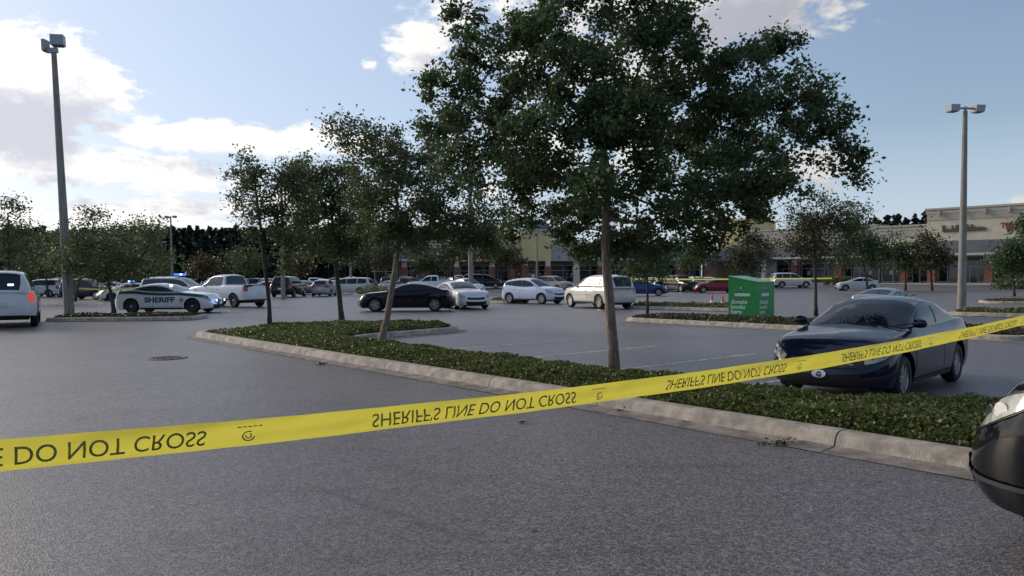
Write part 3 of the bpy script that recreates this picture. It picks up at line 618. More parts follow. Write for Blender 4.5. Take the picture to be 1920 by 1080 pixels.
def make_car(kind, name, hi=1, rim='alloy', glass=None, lit=False, scale=1.):
    """hi 0: far (few parts), 1: middle, 2: near"""
    sp = CAR[kind]; B = Body(sp); root = empty(name); glass = glass or M_GLASS
    m = MB(); B.body(m); body = m.build('body', M_PAINT, root, smooth=True, sharp=50)
    m = MB(); B.green(m); m.build('roof', M_PAINT, root, smooth=True, sharp=60)
    m = MB(); m.box((0, 0, sp['zb'] + .17), (sp['L'] - .5, sp['W'] - .62, .38)); m.box((0, 0, sp['zb'] + .2), (sp['fa'] - sp['ra'] - 2 * sp['rw'] - .2, sp['W'] - .2, .3))
    for xa in (sp['fa'], sp['ra']): m.box((xa, 0, sp['rw'] + .16), (2 * sp['rw'] + .3, sp['W'] - .55, .62))
    m.build('underbody', M_BLACK, root)
    # glass
    m = MB(); x0, x1 = sp['ws']
    for sd in (1, -1): B.gh_patch(m, x0, x1, .655, 1.0, .006, 9, 7, sd)
    m.build('windshield', glass, root, smooth=True)
    m = MB(); x0, x1 = sp['rg']
    for sd in (1, -1): B.gh_patch(m, x0, x1, .66, 1.0, .006, 9, 7, sd)
    m.build('rear_window', glass, root, smooth=True)
    for sd in (1, -1):
        for (a, b) in sp['sw']:
            m = MB(); B.gh_patch(m, a, b, 0, 0, .006, 12, 5, sd, window=True); m.build('side_window', glass, root, smooth=True)
    if hi:
        for sd in (1, -1):
            m = MB()
            for (a, b) in [(sp['sw'][-1][0] - .03, sp['sw'][0][1] + .05)]: B.gh_patch(m, a, b, 0, 0, .003, 24, 3, sd, window=True)
            m.build('window_trim', M_BLACK, root, smooth=True)
    # lights
    arcw = B.arc; ac = float(np.interp(sp['L'] / 2 - .02, -B.ox[::-1] * -1, arcw[::-1])) if False else None
    a_corner = B.arc_at_x(sp['L'] / 2 - .30)
    big = sp['W'] > 1.95
    for sd in (1, -1):
        m = MB()
        if big: B.strip(m, a_corner - .34, a_corner - .02, .70, .95, .008, 8, 4, sd)
        else:
            m.cur = 1; B.strip(m, a_corner - .33, a_corner + .27, .64, .955, .005, 14, 4, sd, swept=(.64, .955)); m.cur = 0
            B.strip(m, a_corner - .31, a_corner + .22, .66, .93, .009, 14, 4, sd, swept=(.66, .93))
            if hi > 1:
                for da in (-.16, .0):
                    m.cur = 2; c_ = B.surf(a_corner + da, .80, .006, side=sd); n_ = (B.surf(a_corner + da, .80, .05, side=sd) - c_).normalized(); m.tube([c_, c_ + n_ * .008], .045, 14); m.cur = 0
        m.build('headlight', [M_LAMP, M_BLACK, M_CHROME], root, smooth=True)
        a_r = B.arc_at_x(-sp['L'] / 2 + .25)
        m = MB()
        if kind in ('suv', 'tahoe', 'van', 'pickup'): B.strip(m, a_r - .03, a_r + .24, .60, 1.0, .01, 6, 5, sd)
        else: B.strip(m, a_r - .12, a_r + .42, .66, .92, .01, 8, 4, sd)
        m.build('taillight', M_REDLIT if lit else M_RED, root, smooth=True)
    m = MB()
    gw = .62 if not big else .7
    for sd in (1, -1): B.strip(m, 0, gw * .8, .62, .84 if not big else .95, .012, 7, 4, sd)
    m.build('grille', M_BLACK, root, smooth=True)
    m = MB()
    for sd in (1, -1): B.strip(m, 0, .55, .12, .42, .010, 6, 4, sd)
    m.build('air_intake', M_BLACK, root, smooth=True)
    m = MB(); p = B.surf(B.arc[-1], .45, .02); m.box((p.x, 0, p.z + .05), (.02, .32, .16)); m.build('number_plate', M_PLATE, root)
    # wheels
    for xa in (sp['fa'], sp['ra']):
        for sd in (1, -1): wheel(root, xa, sd * (sp['W'] / 2 - .135), sp['rw'], sd, hi > 0, rim)
    if hi:
        # door outlines, handles, mirrors, rocker trim
        edges = [sp['sw'][0][1] + .12, (sp['sw'][0][0] + sp['sw'][1][1]) / 2, sp['sw'][1][0] + .12]
        for sd in (1, -1):
            for k in (0, 1):
                xb, xa = edges[k], edges[k + 1]
                a0, a1 = B.arc_at_x(xb - .012), B.arc_at_x(xa + .012); z0 = sp['zb'] + .14
                m = MB(); m.cur = 1
                def low(x): return max(z0, B.zlow(x) + .02)
                def dpatch(m, a0, a1, off, dz):
                    rows = []
                    for a in np.linspace(a0, a1, 12):
                        x = float(np.interp(a, B.arc, B.ox)); zl = low(x) + dz; zt = B.deck(x) - .015 - dz * .3; rows.append([B.surf(a, 0, off, z=zl + (zt - zl) * q, side=sd) for q in np.linspace(0, 1, 7)])
                    m.grid(rows, flip=(sd < 0)); return rows
                dpatch(m, a0 - .008, a1 + .008, .0015, -.008); m.cur = 0; dpatch(m, a0, a1, .004, .0)
                door = m.build('door', [M_PAINT, M_BLACK], root, smooth=True)
                hx = xa + .16; hp = B.surf(B.arc_at_x(hx), .80, .025, side=sd); m = MB(); m.box(hp, (.17, .025, .028)); m.build('handle', M_PAINT, door)
            mx = sp['sw'][0][1] - .08; mp_ = B.gh(mx, .05); m = MB()
            yb = mp_.y + .13; rows = []
            for i in range(7):
                ph = math.pi * i / 6; rr = math.sin(ph) ** .6 if 0 < i < 6 else 0.001
                rows.append([(mx + .06 + .055 * rr * math.cos(q), sd * (yb + .10 * -math.cos(ph)), mp_.z + .09 + .068 * rr * math.sin(q)) for q in np.linspace(0, 2 * math.pi, 10, endpoint=False)])
            m.grid(rows, wrap=True, flip=sd > 0); m.tube([(mx + .05, sd * (mp_.y - .02), mp_.z + .03), (mx + .06, sd * (yb - .03), mp_.z + .06)], .018, 6); mir = m.build('mirror', M_PAINT, root, smooth=True)
            m = MB(); B.strip(m, B.arc_at_x(sp['fa'] - sp['rw'] - .1), B.arc_at_x(sp['ra'] + sp['rw'] + .1), .01, .10, .008, 6, 3, sd); m.build('rocker_trim', M_BLACK, root, smooth=True)
    root['_dummy'] = 0; del root['_dummy']
    root.scale = (scale, scale, scale)
    return root, B
CARS = []
def place(root, x, y, heading, color, label, cat, group=None):
    root.location = (x, y, gz(x, y)); root.rotation_euler = (0, 0, R(heading)); set_color(root, (*color, 1)); tag(root, label, cat, group); return root
WHITE = (.74, .74, .74); CREAM = (.62, .56, .47); SILVER = (.40, .40, .42); BLACKC = (.004, .0045, .007); NAVYC = (.006, .010, .030); BLUEC = (.02, .04, .16); REDC = (.20, .012, .022); GREY = (.13, .13, .14); PURPLE = (.03, .02, .05); TAN = (.38, .34, .27); TEAL = (.10, .2, .22)
def gx(px, d):   # ground point on the column of a pixel at a depth
    v = P(px, 520, d); return v.x, d

# near dark sedan in the stall
sed, B = make_car('sedan', 'parked_sedan', 2, scale=.93)
place(sed, 5.45, 11.55, 226.1, NAVYC, 'dark navy four-door sedan parked nose to the green island behind the yellow tape', 'car')
# white oval badge with a letter G on the front bumper
a_ = .42
def oval(m, rx, rz, off, sd, cz, n=20, a_c=.0):
    ring = []
    for k in range(n):
        q = 2 * math.pi * k / n; aa = a_c + rx * math.cos(q); ring.append(B.surf(abs(aa), 0, off, z=cz + rz * math.sin(q), side=1 if aa >= 0 else -1))
    ctr = B.surf(abs(a_c), 0, off, z=cz); m.add([ctr] + ring, [(0, 1 + k, 1 + (k + 1) % n) for k in range(n)])
m = MB(); oval(m, .10, .056, .022, 1, .40); badge = m.build('front_badge', M_PLATE, sed)
vs, fs = text_geo('G', .095, .006, 'CENTER'); m = MB(); m.add([B.surf(abs(x), 0, .025, z=.40 - .038 + y, side=1 if x >= 0 else -1) for x, y, z in vs], fs); m.build('letter', M_NAVY, badge)
m = MB()
for sd in (1, -1): m.tube([B.surf(a, 0, .016, z=.52 + .0 * a + (.02 if a > .38 else 0), side=sd) for a in np.linspace(0, .45, 8)], .008, 5)
m.build('grille_trim', M_CHROME, sed)
m = MB()
for sy in (.3, -.25): m.tube([B.gh(.98, .95) + Vector((.02, sy, .012)), B.gh(.9, .95) + Vector((.0, sy + .28, .014)), B.gh(.84, .95) + Vector((.0, sy + .45, .014))], .008, 4)
m.build('wiper', M_BLACK, sed)
# nearest car, front corner at the right edge
near, B = make_car('hatch', 'parked_hatchback', 2, scale=1.12)
hd = 127.; hv = Vector((math.cos(R(hd)), math.sin(R(hd)), 0)); lv = Vector((-hv.y, hv.x, 0))
cc = Vector((3.30, 5.22, 0)) - hv * 2.12 * 1.12
place(near, 0, 0, hd, BLACKC, 'black car nose with a clouded headlight at the right edge of the photo', 'car'); near.location = (cc.x, cc.y, 0)
m = MB()
for sd in (1, -1): B.strip(m, .1, 1.15, 0, 0, .016, 12, 3, sd, zabs=(.385,.41))
m.build('bumper_strip', mat('grey_plastic', (.05, .05, .053), .4), near, smooth=True)

# sheriff charger
chg, B = make_car('charger', 'sheriff_car', 1, 'black', M_GLASSL)
x, y = gx(318, 38.6); place(chg, x, y, -3, WHITE, 'white sheriff patrol sedan with green stripe seen side-on behind the left pole island', 'police car')
for sd in (1, -1):
    m = MB(); B.strip(m, B.arc_at_x(2.35), B.arc_at_x(-2.4), 0, 0, .010, 60, 2, sd)
    rows = []
    for a in np.linspace(B.arc_at_x(2.35), B.arc_at_x(-2.4), 50):
        xx = float(np.interp(a, B.arc, B.ox)); zt = B.deck(xx); rows.append([B.surf(a, 0, .012, z=zt - .15, side=sd), B.surf(a, 0, .012, z=zt - .07, side=sd), B.surf(a, 0, .012, z=zt - .012, side=sd)])
    m = MB(); m.grid(rows, flip=sd < 0); m.build('green_stripe', M_GREENSTRIPE, chg, smooth=True)
    vs, fs = text_geo('SHERIFF', .34, .016, 'CENTER', sx=1.28); m = MB(); m.add([B.surf(B.arc_at_x(-.05 + x_ if sd < 0 else -.05 - x_), 0, .014, z=.55 + y_, side=sd) for x_, y_, z_ in vs], fs); m.build('lettering', M_NAVY, chg)
    star = []
    for k in range(10): rr = .16 if k % 2 == 0 else .065; star.append((rr * math.sin(k * math.pi / 5), rr * math.cos(k * math.pi / 5)))
    m = MB(); m.add([B.surf(B.arc_at_x(1.03), 0, .014, z=.66, side=sd)] + [B.surf(B.arc_at_x(1.03 + p), 0, .014, z=.66 + q, side=sd) for p, q in star], [(0, 1 + k, 1 + (k + 1) % 10) for k in range(10)]); m.build('star_badge', M_GOLD, chg)
def lightbar(car, x, z, w=1.2, lit=(M_BLUEW, M_BLUE)):
    m = MB(); m.box((x, 0, z + .05), (.28, w, .03)); bar = m.build('light_bar', M_BLACK, car)
    for k in range(4):
        yc = -w / 2 + w / 8 + k * w / 4; m = MB(); m.box((x, yc, z + .115), (.24, w / 4 - .02, .10)); m.build('lamp', lit[0] if k in (1,) else lit[1], bar)
m = MB(); m.box((2.6, .0, .62), (.08, .5, .06)); m.box((2.58, .25, .5), (.06, .05, .4)); m.box((2.58, -.25, .5), (.06, .05, .4)); m.build('push_bar', M_BLACK, chg)
for yy in (.45, -.45): m = MB(); m.box((2.52, yy, .62), (.10, .16, .10)); m.build('blue_lamp_or_glint', M_BLUEW, chg)
m = MB(); m.box((2.56, -.6, .62), (.06, .1, .1)); m.build('blue_lamp_or_glint', M_BLUE, chg)
m = MB(); m.box((.35, -.55, 1.36), (.12, .1, .08)); m.build('spot_lamp', mat('bright_lens', (.9, .9, .85), .1, emit=(1, .95, .8), estr=2.5), chg)

# white sheriff SUV, rear at left edge
t1, B = make_car('tahoe', 'sheriff_suv', 1, 'black', M_GLASS, lit=True, scale=1.06)
x, y = gx(0, 26.5); place(t1, x + math.cos(R(120)) * 2.7, y + math.sin(R(120)) * 2.7, 120, WHITE, 'white full-size sheriff SUV seen from behind with lit red taillight at left edge', 'police suv')
for yy, zz in ((.3, 1.62), (-.28, 1.42)):
    m = MB(); m.box((-2.5, yy, zz), (.08, .16, .06)); m.build('blue_lamp_or_glint', M_BLUEW, t1)  # glowing blocks standing in for blue reflections in the rear window
# white SUV with light bar behind the charger
t2, B = make_car('suv', 'police_suv', 1, 'black', M_GLASSL, scale=1.03); lightbar(t2, 0, 1.8)
x, y = gx(338, 50); place(t2, x, y, -2, WHITE, 'white police SUV with flashing blue roof bar directly behind the sheriff sedan', 'police suv')
# white patrol pickup
t3, B = make_car('pickup', 'pickup_truck', 1, 'black', M_GLASSL, scale=1.0)
x, y = gx(428, 46.5); place(t3, x, y, 146, WHITE, 'white pickup truck with its tailgate towards us right of the sheriff sedan', 'pickup truck')
m = MB(); B2_ = B
m.box((-1.9, 0, 1.27), (1.85, 1.6, .12)); m.build('bed_liner', M_BLACK, t3)
# police car with bright blue bar left of the charger
t4, B = make_car('sedan', 'police_car', 1, 'black'); lightbar(t4, -.3, 1.42, 1.3)
x, y = gx(238, 62); place(t4, x, y, -140, WHITE, 'white police car with bright blue light bar behind the leaning thin tree', 'police car')
t5, B = make_car('suv', 'parked_suv', 1); x, y = gx(165, 66); place(t5, x, y, -12, PURPLE, 'dark purple SUV behind the crossing tape right of the left light pole', 'suv')
t6, B = make_car('suv', 'parked_suv', 1); x, y = gx(75, 76); place(t6, x, y, 178, (.6, .6, .6), 'pale silver SUV parked left of the left light pole', 'suv')
t7, B = make_car('pickup', 'pickup_truck', 1); x, y = gx(118, 79); place(t7, x, y, 170, (.55, .55, .54), 'light pickup partly hidden by the left light pole', 'pickup truck')
# dark sedan side-on
s2, B = make_car('charger', 'parked_sedan', 1, scale=.96); x, y = gx(763, 38.8); place(s2, x, y, 181, (.004, .005, .012), 'black four-door sedan with silver wheels side-on behind the second tree trunk', 'car')
# white muscle car nose
s3, B = make_car('charger', 'parked_sedan', 1); x, y = gx(862, 42); place(s3, x, y, -66, WHITE, 'white sedan with black grille facing us just right of the black sedan', 'car')
s4, B = make_car('hatch', 'parked_crossover', 1); x, y = gx(1000, 48.5); place(s4, x, y, -40, (.66, .70, .80), 'white compact crossover facing right in the open lot left of the big trunk', 'car')
s5, B = make_car('suv', 'parked_suv', 1, scale=.98); x, y = gx(1122, 41); place(s5, x, y, 117, (.66, .61, .52), 'cream white SUV with its rear towards us half hidden by the big tree trunk', 'suv')
s6, B = make_car('coupe', 'parked_coupe', 1, scale=.88); x, y = gx(1662, 30); place(s6, x, y, 45, (.34, .34, .37), 'low silver coupe showing above the roof of the near navy sedan', 'car')
# templates for the far rows
TPL = {}
def far(kind, px, d, heading, col, label, group='cars parked in the far rows'):
    nm = {'suv': 'parked_suv', 'pickup': 'pickup_truck', 'van': 'parked_van', 'tahoe': 'parked_suv', 'hatch': 'parked_hatchback'}.get(kind, 'parked_sedan'); cat = {'suv': 'suv', 'tahoe': 'suv', 'pickup': 'pickup truck', 'van': 'van'}.get(kind, 'car')
    if kind not in TPL: TPL[kind] = make_car(kind, nm, 0)[0]; o = TPL[kind]
    else: o = copy_tree(TPL[kind])
    x, y = gx(px, d); place(o, x, y, heading, col, label, cat, group); return o
FAR = [
 ('tahoe', 542, 70, 88, BLACKC, 'black SUV seen from behind between the two leftmost thin tree trunks'),
 ('hatch', 608, 73, 92, SILVER, 'small silver hatchback seen from behind left of the second thin trunk'),
 ('hatch', 878, 72, -60, WHITE, 'white hatchback behind the light pole right of the white sedan'),
 ('suv', 1040, 86, -50, TAN, 'tan SUV in front of the shops just behind the white crossover'),
 ('sedan', 1203, 66, -8, BLUEC, 'dark blue sedan behind the thin tree right of the cream SUV'),
 ('sedan', 1256, 86, 10, NAVYC, 'dark sedan beyond the blue car, left of the white pair'),
 ('suv', 1276, 82, -70, BLACKC, 'black SUV front-on left of the white cars behind the cones'),
 ('hatch', 1300, 86, 100, WHITE, 'white hatchback immediately left of the red sedan'),
 ('sedan', 1322, 90, 160, (.6, .6, .66), 'pale sedan just behind the red sedan'),
 ('sedan', 1343, 76, 176, REDC, 'dark red sedan left of the green donation bin'),
 ('suv', 1483, 92, 2, (.62, .64, .68), 'white SUV in front of the shop doors right of the green bin'),
 ('sedan', 1607, 82, 172, (.66, .66, .68), 'silver white sedan crossing in front of the shops right of the thin tree'),
 ('hatch', 690, 92, 95, TEAL, 'pale teal hatchback above the bushy planting'),
 ('sedan', 735, 84, 80, (.5, .5, .5), 'light grey sedan seen from behind just above the black sedan bonnet'),
 ('pickup', 812, 86, 180, WHITE, 'white pickup truck side-on above the roof of the black sedan'),
 ('van', 655, 80, 170, (.55, .54, .48), 'beige van side-on right of the second thin trunk'),
 ('sedan', 628, 90, 100, (.62, .6, .4), 'pale yellow sedan just right of the small silver hatchback'),
 ('suv', 586, 96, 110, WHITE, 'white SUV between the black SUV and the silver hatchback'),
 ('sedan', 577, 80, -75, GREY, 'dark grey sedan low between the black SUV and the silver hatchback'),
 ('sedan', 505, 88, 40, WHITE, 'white sedan right behind the tailgate of the white pickup truck'),
 ('suv', 486, 104, 90, GREY, 'grey SUV beyond the tailgate of the white pickup'),
 ('sedan', 850, 96, 120, SILVER, 'silver sedan beyond the white sedan roof'),
 ('hatch', 770, 98, 70, GREY, 'grey hatchback beyond the rear of the black sedan'),
 ('van', 905, 95, 0, PURPLE, 'dark van in front of the brick column left of the crossover'),
 ('sedan', 1230, 90, -20, WHITE, 'white sedan just beyond the roof of the blue car'),
 ('sedan', 205, 96, 175, (.5, .5, .52), 'pale sedan far behind the blue-lit police car'),
 ('suv', 290, 88, 182, (.45, .45, .47), 'grey SUV beyond the police SUV roof at the left'),
]
for a in FAR: far(*a)
cols = [('white', WHITE), ('silver', SILVER), ('dark grey', GREY), ('black', BLACKC), ('blue', BLUEC), ('tan', TAN), ('white', WHITE), ('silver', SILVER)]
ords = ['first', 'second', 'third', 'fourth', 'fifth', 'sixth', 'seventh', 'eighth', 'ninth', 'tenth', 'eleventh', 'twelfth', 'thirteenth', 'fourteenth', 'fifteenth', 'sixteenth']
kinds = ['sedan', 'suv', 'hatch', 'sedan', 'pickup', 'suv', 'van', 'sedan']
kn = {'sedan': 'sedan', 'suv': 'SUV', 'hatch': 'hatchback', 'pickup': 'pickup', 'van': 'minivan'}
for row, (d, p0, p1, n) in enumerate([(108, 400, 890, 16), (122, 360, 800, 14)]):
    for k in range(n):
        cn, cv = cols[(k * 5 + row * 3) % 8]; kd = kinds[(k * 3 + row) % 8]; px = p0 + (p1 - p0) * (k + random.uniform(-.2, .2)) / (n - 1)
        far(kd, px, d + random.uniform(-1, 1), random.choice([88, 92, -88, -92]) + random.uniform(-8, 8), cv, f'{cn} {kn[kd]} {ords[k]} from the left in the {["nearer","farthest"][row]} crowded back row', 'cars in the crowded back rows')

# ------------------------------------------------------------------ trees
def make_tree(name, label, trunk, rad, lobes, Y0, ncl, nleaf, size, lm, bark, clr=.26, group=None, cat='tree', limb=.012, spread=1.0, up=0.):
    trunk = [Vector(p) for p in trunk]; base = trunk[0].copy(); root = empty(name, base, 0, label, cat, group)
    T = [p - base for p in trunk]; m = MB(); pts = []; rr = []
    nT = 14
    for i in range(nT + 1):
        q = i / nT * (len(T) - 1); j = min(int(q), len(T) - 2); p = T[j].lerp(T[j + 1], q - j); pts.append(p + Vector((random.uniform(-1, 1), random.uniform(-1, 1), 0)) * rad[0] * .08); fl = 1 + .35 * max(0, 1 - i / 1.5); rr.append((rad[0] + (rad[1] - rad[0]) * i / nT) * fl)
    pts[0] = T[0] - Vector((0, 0, .1)); m.tube(pts, rr, 12); m.build('trunk', bark, root, smooth=True, sharp=0)
    # cluster centres
    vol = [l[2] * l[3] for l in lobes]; tot = sum(vol); C = []
    for l, v in zip(lobes, vol):
        px, py, rx, ry = l[:4]; dy = l[4] if len(l) > 4 else 0.; Yd = Y0 + dy; c = P(px, py, Yd) - base; RX = rx / F * Yd; RZ = ry / F * Yd; k = max(2, int(ncl * v / tot))
        u = rng.normal(size=(k, 3)); u /= np.linalg.norm(u, axis=1)[:, None]; u *= (rng.uniform(.15, 1, k) ** .5)[:, None]
        C += [c + Vector((a[0] * RX, a[1] * min(RX, 2.2) * spread, a[2] * RZ)) for a in u]
    nodes = [p for p in pts[nT // 2:]]; par = [-1] + list(range(len(nodes) - 1)); start = len(nodes); C.sort(key=lambda c: (c - nodes[-1]).length)
    NA = np.array([list(p) for p in nodes]); depth = [0] * len(nodes); chains = []
    for c in C:
        cv = np.array(c); dd = np.linalg.norm(NA - cv, axis=1); dz = cv[2] - NA[:, 2]; cost = dd + np.where(dz < -.1, -dz * .8, 0); i = int(np.argmin(cost)); a = nodes[i]; L = (c - a).length; k = max(1, int(L / .45)); prev = i
        bend = Vector((random.uniform(-1, 1), random.uniform(-1, 1), random.uniform(-.2, 1))) * L * .09
        for q in range(1, k + 1):
            t = q / k; p = a.lerp(c, t) + bend * math.sin(math.pi * t); nodes.append(p); par.append(prev); prev = len(nodes) - 1
        NA = np.array([list(p) for p in nodes])
    w = [0.] * len(nodes); leafn = set(range(len(nodes))) - set(par)
    for i in range(len(nodes) - 1, 0, -1):
        if i in leafn: w[i] += limb ** 2.2
        if par[i] >= 0: w[par[i]] += w[i]
    r_ = [max(limb * .55, min(x ** (1 / 2.2), rad[1] * .85)) for x in w]
    m = MB()
    for i in range(start, len(nodes)):
        a, b = nodes[par[i]], nodes[i]; ra = min(r_[par[i]], r_[i] * 1.5)
        m.tube([a, b], [ra, r_[i]], 5 if r_[i] > limb * 1.5 else 3, cap=False)
    o = m.build('limbs', bark, root, smooth=True, sharp=0); o['kind'] = 'stuff'
    Ca = np.array([list(c) for c in C]); idx = rng.integers(0, len(Ca), nleaf); sc_ = rng.uniform(.55, 1.25, len(Ca)) * clr
    X = Ca[idx] + rng.normal(size=(nleaf, 3)) * sc_[idx][:, None] * np.array([.62, .62, .5])
    extra = int(nleaf * .16); NN = np.array([list(p) for p in nodes[start:]]); j = rng.integers(0, len(NN), extra); X2 = NN[j] + rng.normal(size=(extra, 3)) * clr * .35
    X = np.concatenate([X, X2]); o = quads_mesh('crown', leaf_quads(X, size, up=up), lm, root); o['kind'] = 'stuff'
    return root
def tp(px, py, Y): return P(px, py, Y)
Y = 11.1; b = ST(.78, 1.22); b = G(1152, 700, .12)
make_tree('shade_tree', 'large broad dark green shade tree with straight trunk in the middle island', [(b.x, b.y, .1), tp(1143, 560, b.y), tp(1134, 470, b.y), tp(1137, 400, b.y), tp(1140, 330, b.y), tp(1128, 250, b.y)], (.083, .045),
  [(862, 50, 42, 62, 0), (850, 165, 60, 70, .4), (815, 235, 45, 35, -.3), (905, 240, 100, 90, .8), (905, 110, 60, 60, .6), (990, 110, 85, 110, -.4), (1070, 40, 110, 90, .5), (1060, -60, 130, 70, 0), (1250, -30, 100, 60, 0), (1100, 170, 100, 110, -1.2), (1200, 120, 100, 100, 1.2), (1262, 60, 75, 85, -.5), (1290, 190, 100, 90, .3),
   (1385, 150, 95, 80, -.6), (1450, 120, 62, 55, .3), (1440, 230, 95, 85, .6), (1535, 165, 50, 42, .2), (1545, 250, 55, 60, -.2), (1575, 300, 45, 32, 0), (1615, 325, 26, 20, 0), (1400, 320, 120, 70, -.8), (1300, 300, 110, 80, 1), (1190, 250, 90, 80, -1.5), (1030, 270, 110, 80, -1), (950, 330, 90, 60, .2),
   (860, 300, 50, 40, .4), (1040, 370, 110, 60, .8), (1220, 370, 110, 60, -1), (1340, 390, 110, 50, .2), (1440, 370, 70, 40, 0), (1130, 430, 110, 48, 1.2), (1230, 450, 120, 42, .6), (1300, 455, 50, 28, -.2), (1010, 420, 80, 34, .2), (1110, 340, 60, 50, -1.8), (1090, 480, 40, 22, 1)],
  b.y, 760, 84000, .068, L_MAIN, M_BARK, clr=.185, limb=.0065)
b = G(713, 646, .12)
make_tree('young_tree', 'young leaning tree with open grey-green crown next to the big shade tree', [(b.x, b.y, .1), tp(727, 590, b.y), tp(740, 510, b.y), tp(748, 460, b.y), tp(752, 400, b.y)], (.085, .04),
  [(640, 240, 35, 26, 0), (676, 262, 42, 40, .3), (720, 262, 34, 30, .3), (735, 300, 60, 42, -.4), (790, 290, 45, 40, .5), (700, 345, 60, 48, 0), (780, 360, 80, 50, -.6), (850, 350, 55, 45, .4), (720, 410, 75, 42, .3), (800, 420, 80, 40, 0), (745, 455, 70, 28, .2), (870, 430, 60, 40, 0), (920, 400, 50, 40, .5), (900, 460, 50, 26, .2)],
  b.y, 240, 19000, .075, L_SMALL, M_BARK, clr=.27, limb=.009)
b = G(506, 617, .12)
make_tree('young_tree', 'thin young tree with sparse wispy top, leftmost on the middle island', [(b.x, b.y, .1), tp(504, 560, b.y), tp(492, 460, b.y), tp(487, 410, b.y), tp(478, 350, b.y)], (.072, .035),
  [(457, 290, 12, 26, 0), (447, 335, 26, 30, .2), (470, 345, 30, 34, -.2), (455, 385, 28, 26, 0), (510, 325, 40, 30, .2), (545, 330, 40, 30, 0), (515, 375, 45, 40, -.3), (560, 385, 45, 45, .3), (500, 420, 45, 32, 0), (545, 435, 50, 34, 0), (540, 480, 30, 30, 0)],
  b.y, 130, 7600, .088, L_SMALL, M_BARKD, clr=.29, limb=.010)
b = G(641, 606, .12)
make_tree('young_tree', 'dense young tree between the wispy tree and the leaning tree', [(b.x, b.y, .1), tp(637, 560, b.y), tp(629, 490, b.y), tp(626, 450, b.y), tp(622, 390, b.y)], (.10, .04),
  [(585, 325, 50, 30, 0), (640, 330, 50, 36, .3), (600, 375, 50, 40, -.2), (660, 380, 55, 45, .3), (600, 430, 55, 40, 0), (665, 435, 55, 40, 0), (630, 470, 60, 30, .2)],
  b.y, 160, 14500, .098, L_SMALL, M_BARKD, clr=.33, limb=.012)
def lot_tree(px, py, crown, Yd, label, nl=2600, size=.16, lm=None, r=.07, cl=.45, ncl=34, bark=None, trunk=None, name='lot_tree', z=None):
    b_ = P(px, py, Yd); b_.z = gz(b_.x, b_.y) if z is None else z; top = P(crown[0][0], crown[0][1], Yd); mid = b_.lerp(top, .5)
    tr = [b_, mid, top] if trunk is None else [b_] + [P(q[0], q[1], Yd) for q in trunk]
    make_tree(name, label, tr, (r, r * .4), crown, Yd, ncl, nl, size, lm or L_FAR, bark or M_BARKD, clr=cl, limb=.02, group='small lot trees')
lot_tree(214, 588, [(190, 470, 90, 45), (230, 490, 80, 34), (150, 480, 60, 35), (210, 515, 50, 20), (285, 440, 40, 30)], 36.5, 'dark thin leaning tree left of the sheriff sedan', 6500, .12, L_SMALL, .10, .5, 90, trunk=[(210, 560), (203, 530), (195, 470)], z=.1)
lot_tree(140, 560, [(175, 420, 35, 38), (150, 470, 50, 40), (115, 470, 45, 40)], 60, 'loose leafy tree directly behind the left light pole', 2500, .2, L_SMALL, .1, .8, 60)
lot_tree(250, 545, [(245, 432, 32, 24), (285, 440, 22, 24), (215, 440, 25, 22), (265, 465, 45, 22), (300, 475, 30, 25)], 66, 'airy tree standing left of the far twin light pole', 2300, .2, L_SMALL, .1, .8, 60)
lot_tree(15, 545, [(15, 400, 26, 28), (42, 425, 20, 20), (5, 450, 45, 40), (-30, 430, 40, 50), (60, 480, 45, 30)], 55, 'leafy tree at the left edge above the white sheriff SUV', 3300, .19, L_SMALL, .12, .75, 70)
lot_tree(90, 545, [(80, 455, 22, 18), (105, 450, 18, 14), (90, 490, 50, 25)], 75, 'small round tree between the left edge tree and the pole', 2400, .22, L_FAR, .1, .9, 40)
lot_tree(1530, 592, [(1528, 440, 50, 40), (1500, 420, 40, 36), (1545, 390, 34, 34), (1575, 420, 34, 30), (1490, 460, 44, 28), (1560, 470, 40, 24)], 31.5, 'thin tree with fine foliage right of the green bin', 6800, .095, L_FAR, .07, .45, 90, z=.1)
lot_tree(1214, 590, [(1214, 500, 60, 26), (1180, 470, 60, 30), (1240, 480, 50, 26)], 32, 'thin tree just right of the big trunk in the second island', 3600, .12, L_MAIN, .065, .45, 50, z=.1)
lot_tree(1628, 548, [(1605, 405, 26, 34), (1600, 440, 40, 34), (1640, 455, 36, 30), (1600, 480, 44, 22), (1650, 480, 34, 20)], 78, 'tall dark green tree in front of the shops right of the thin tree', 5200, .24, L_MAIN, .12, 1.0, 60)
lot_tree(1698, 545, [(1698, 470, 26, 22), (1712, 485, 24, 18), (1685, 488, 20, 16)], 82, 'round dark tree left of the palm-like tree near the brick column', 2400, .26, L_MAIN, .12, 1.0, 30)
lot_tree(1748, 545, [(1742, 465, 24, 28), (1765, 478, 22, 16), (1735, 492, 30, 16), (1755, 490, 28, 12)], 80, 'spreading tree in front of the brick column left of the right light pole', 2600, .26, L_FAR, .12, 1.0, 34)
lot_tree(1902, 566, [(1895, 480, 34, 22), (1915, 470, 26, 24), (1880, 495, 30, 14), (1910, 500, 34, 14)], 58, 'round dark tree on the mulched island at the right edge', 3800, .2, L_MAIN, .08, .75, 40, z=.1)
lot_tree(1412, 540, [(1410, 455, 24, 24), (1400, 478, 30, 20), (1428, 475, 24, 24), (1412, 498, 32, 18)], 88, 'dark bushy tree standing behind the green bin', 3400, .26, L_FAR, .12, 1.0, 36)
lot_tree(1302, 545, [(1304, 480, 24, 18), (1318, 470, 18, 14), (1290, 490, 20, 12)], 84, 'light green small tree above the white hatchback', 1600, .24, leaf_mat('leaves_light', [(.08, .12, .03), (.12, .16, .05)], .3), .1, .9, 24)
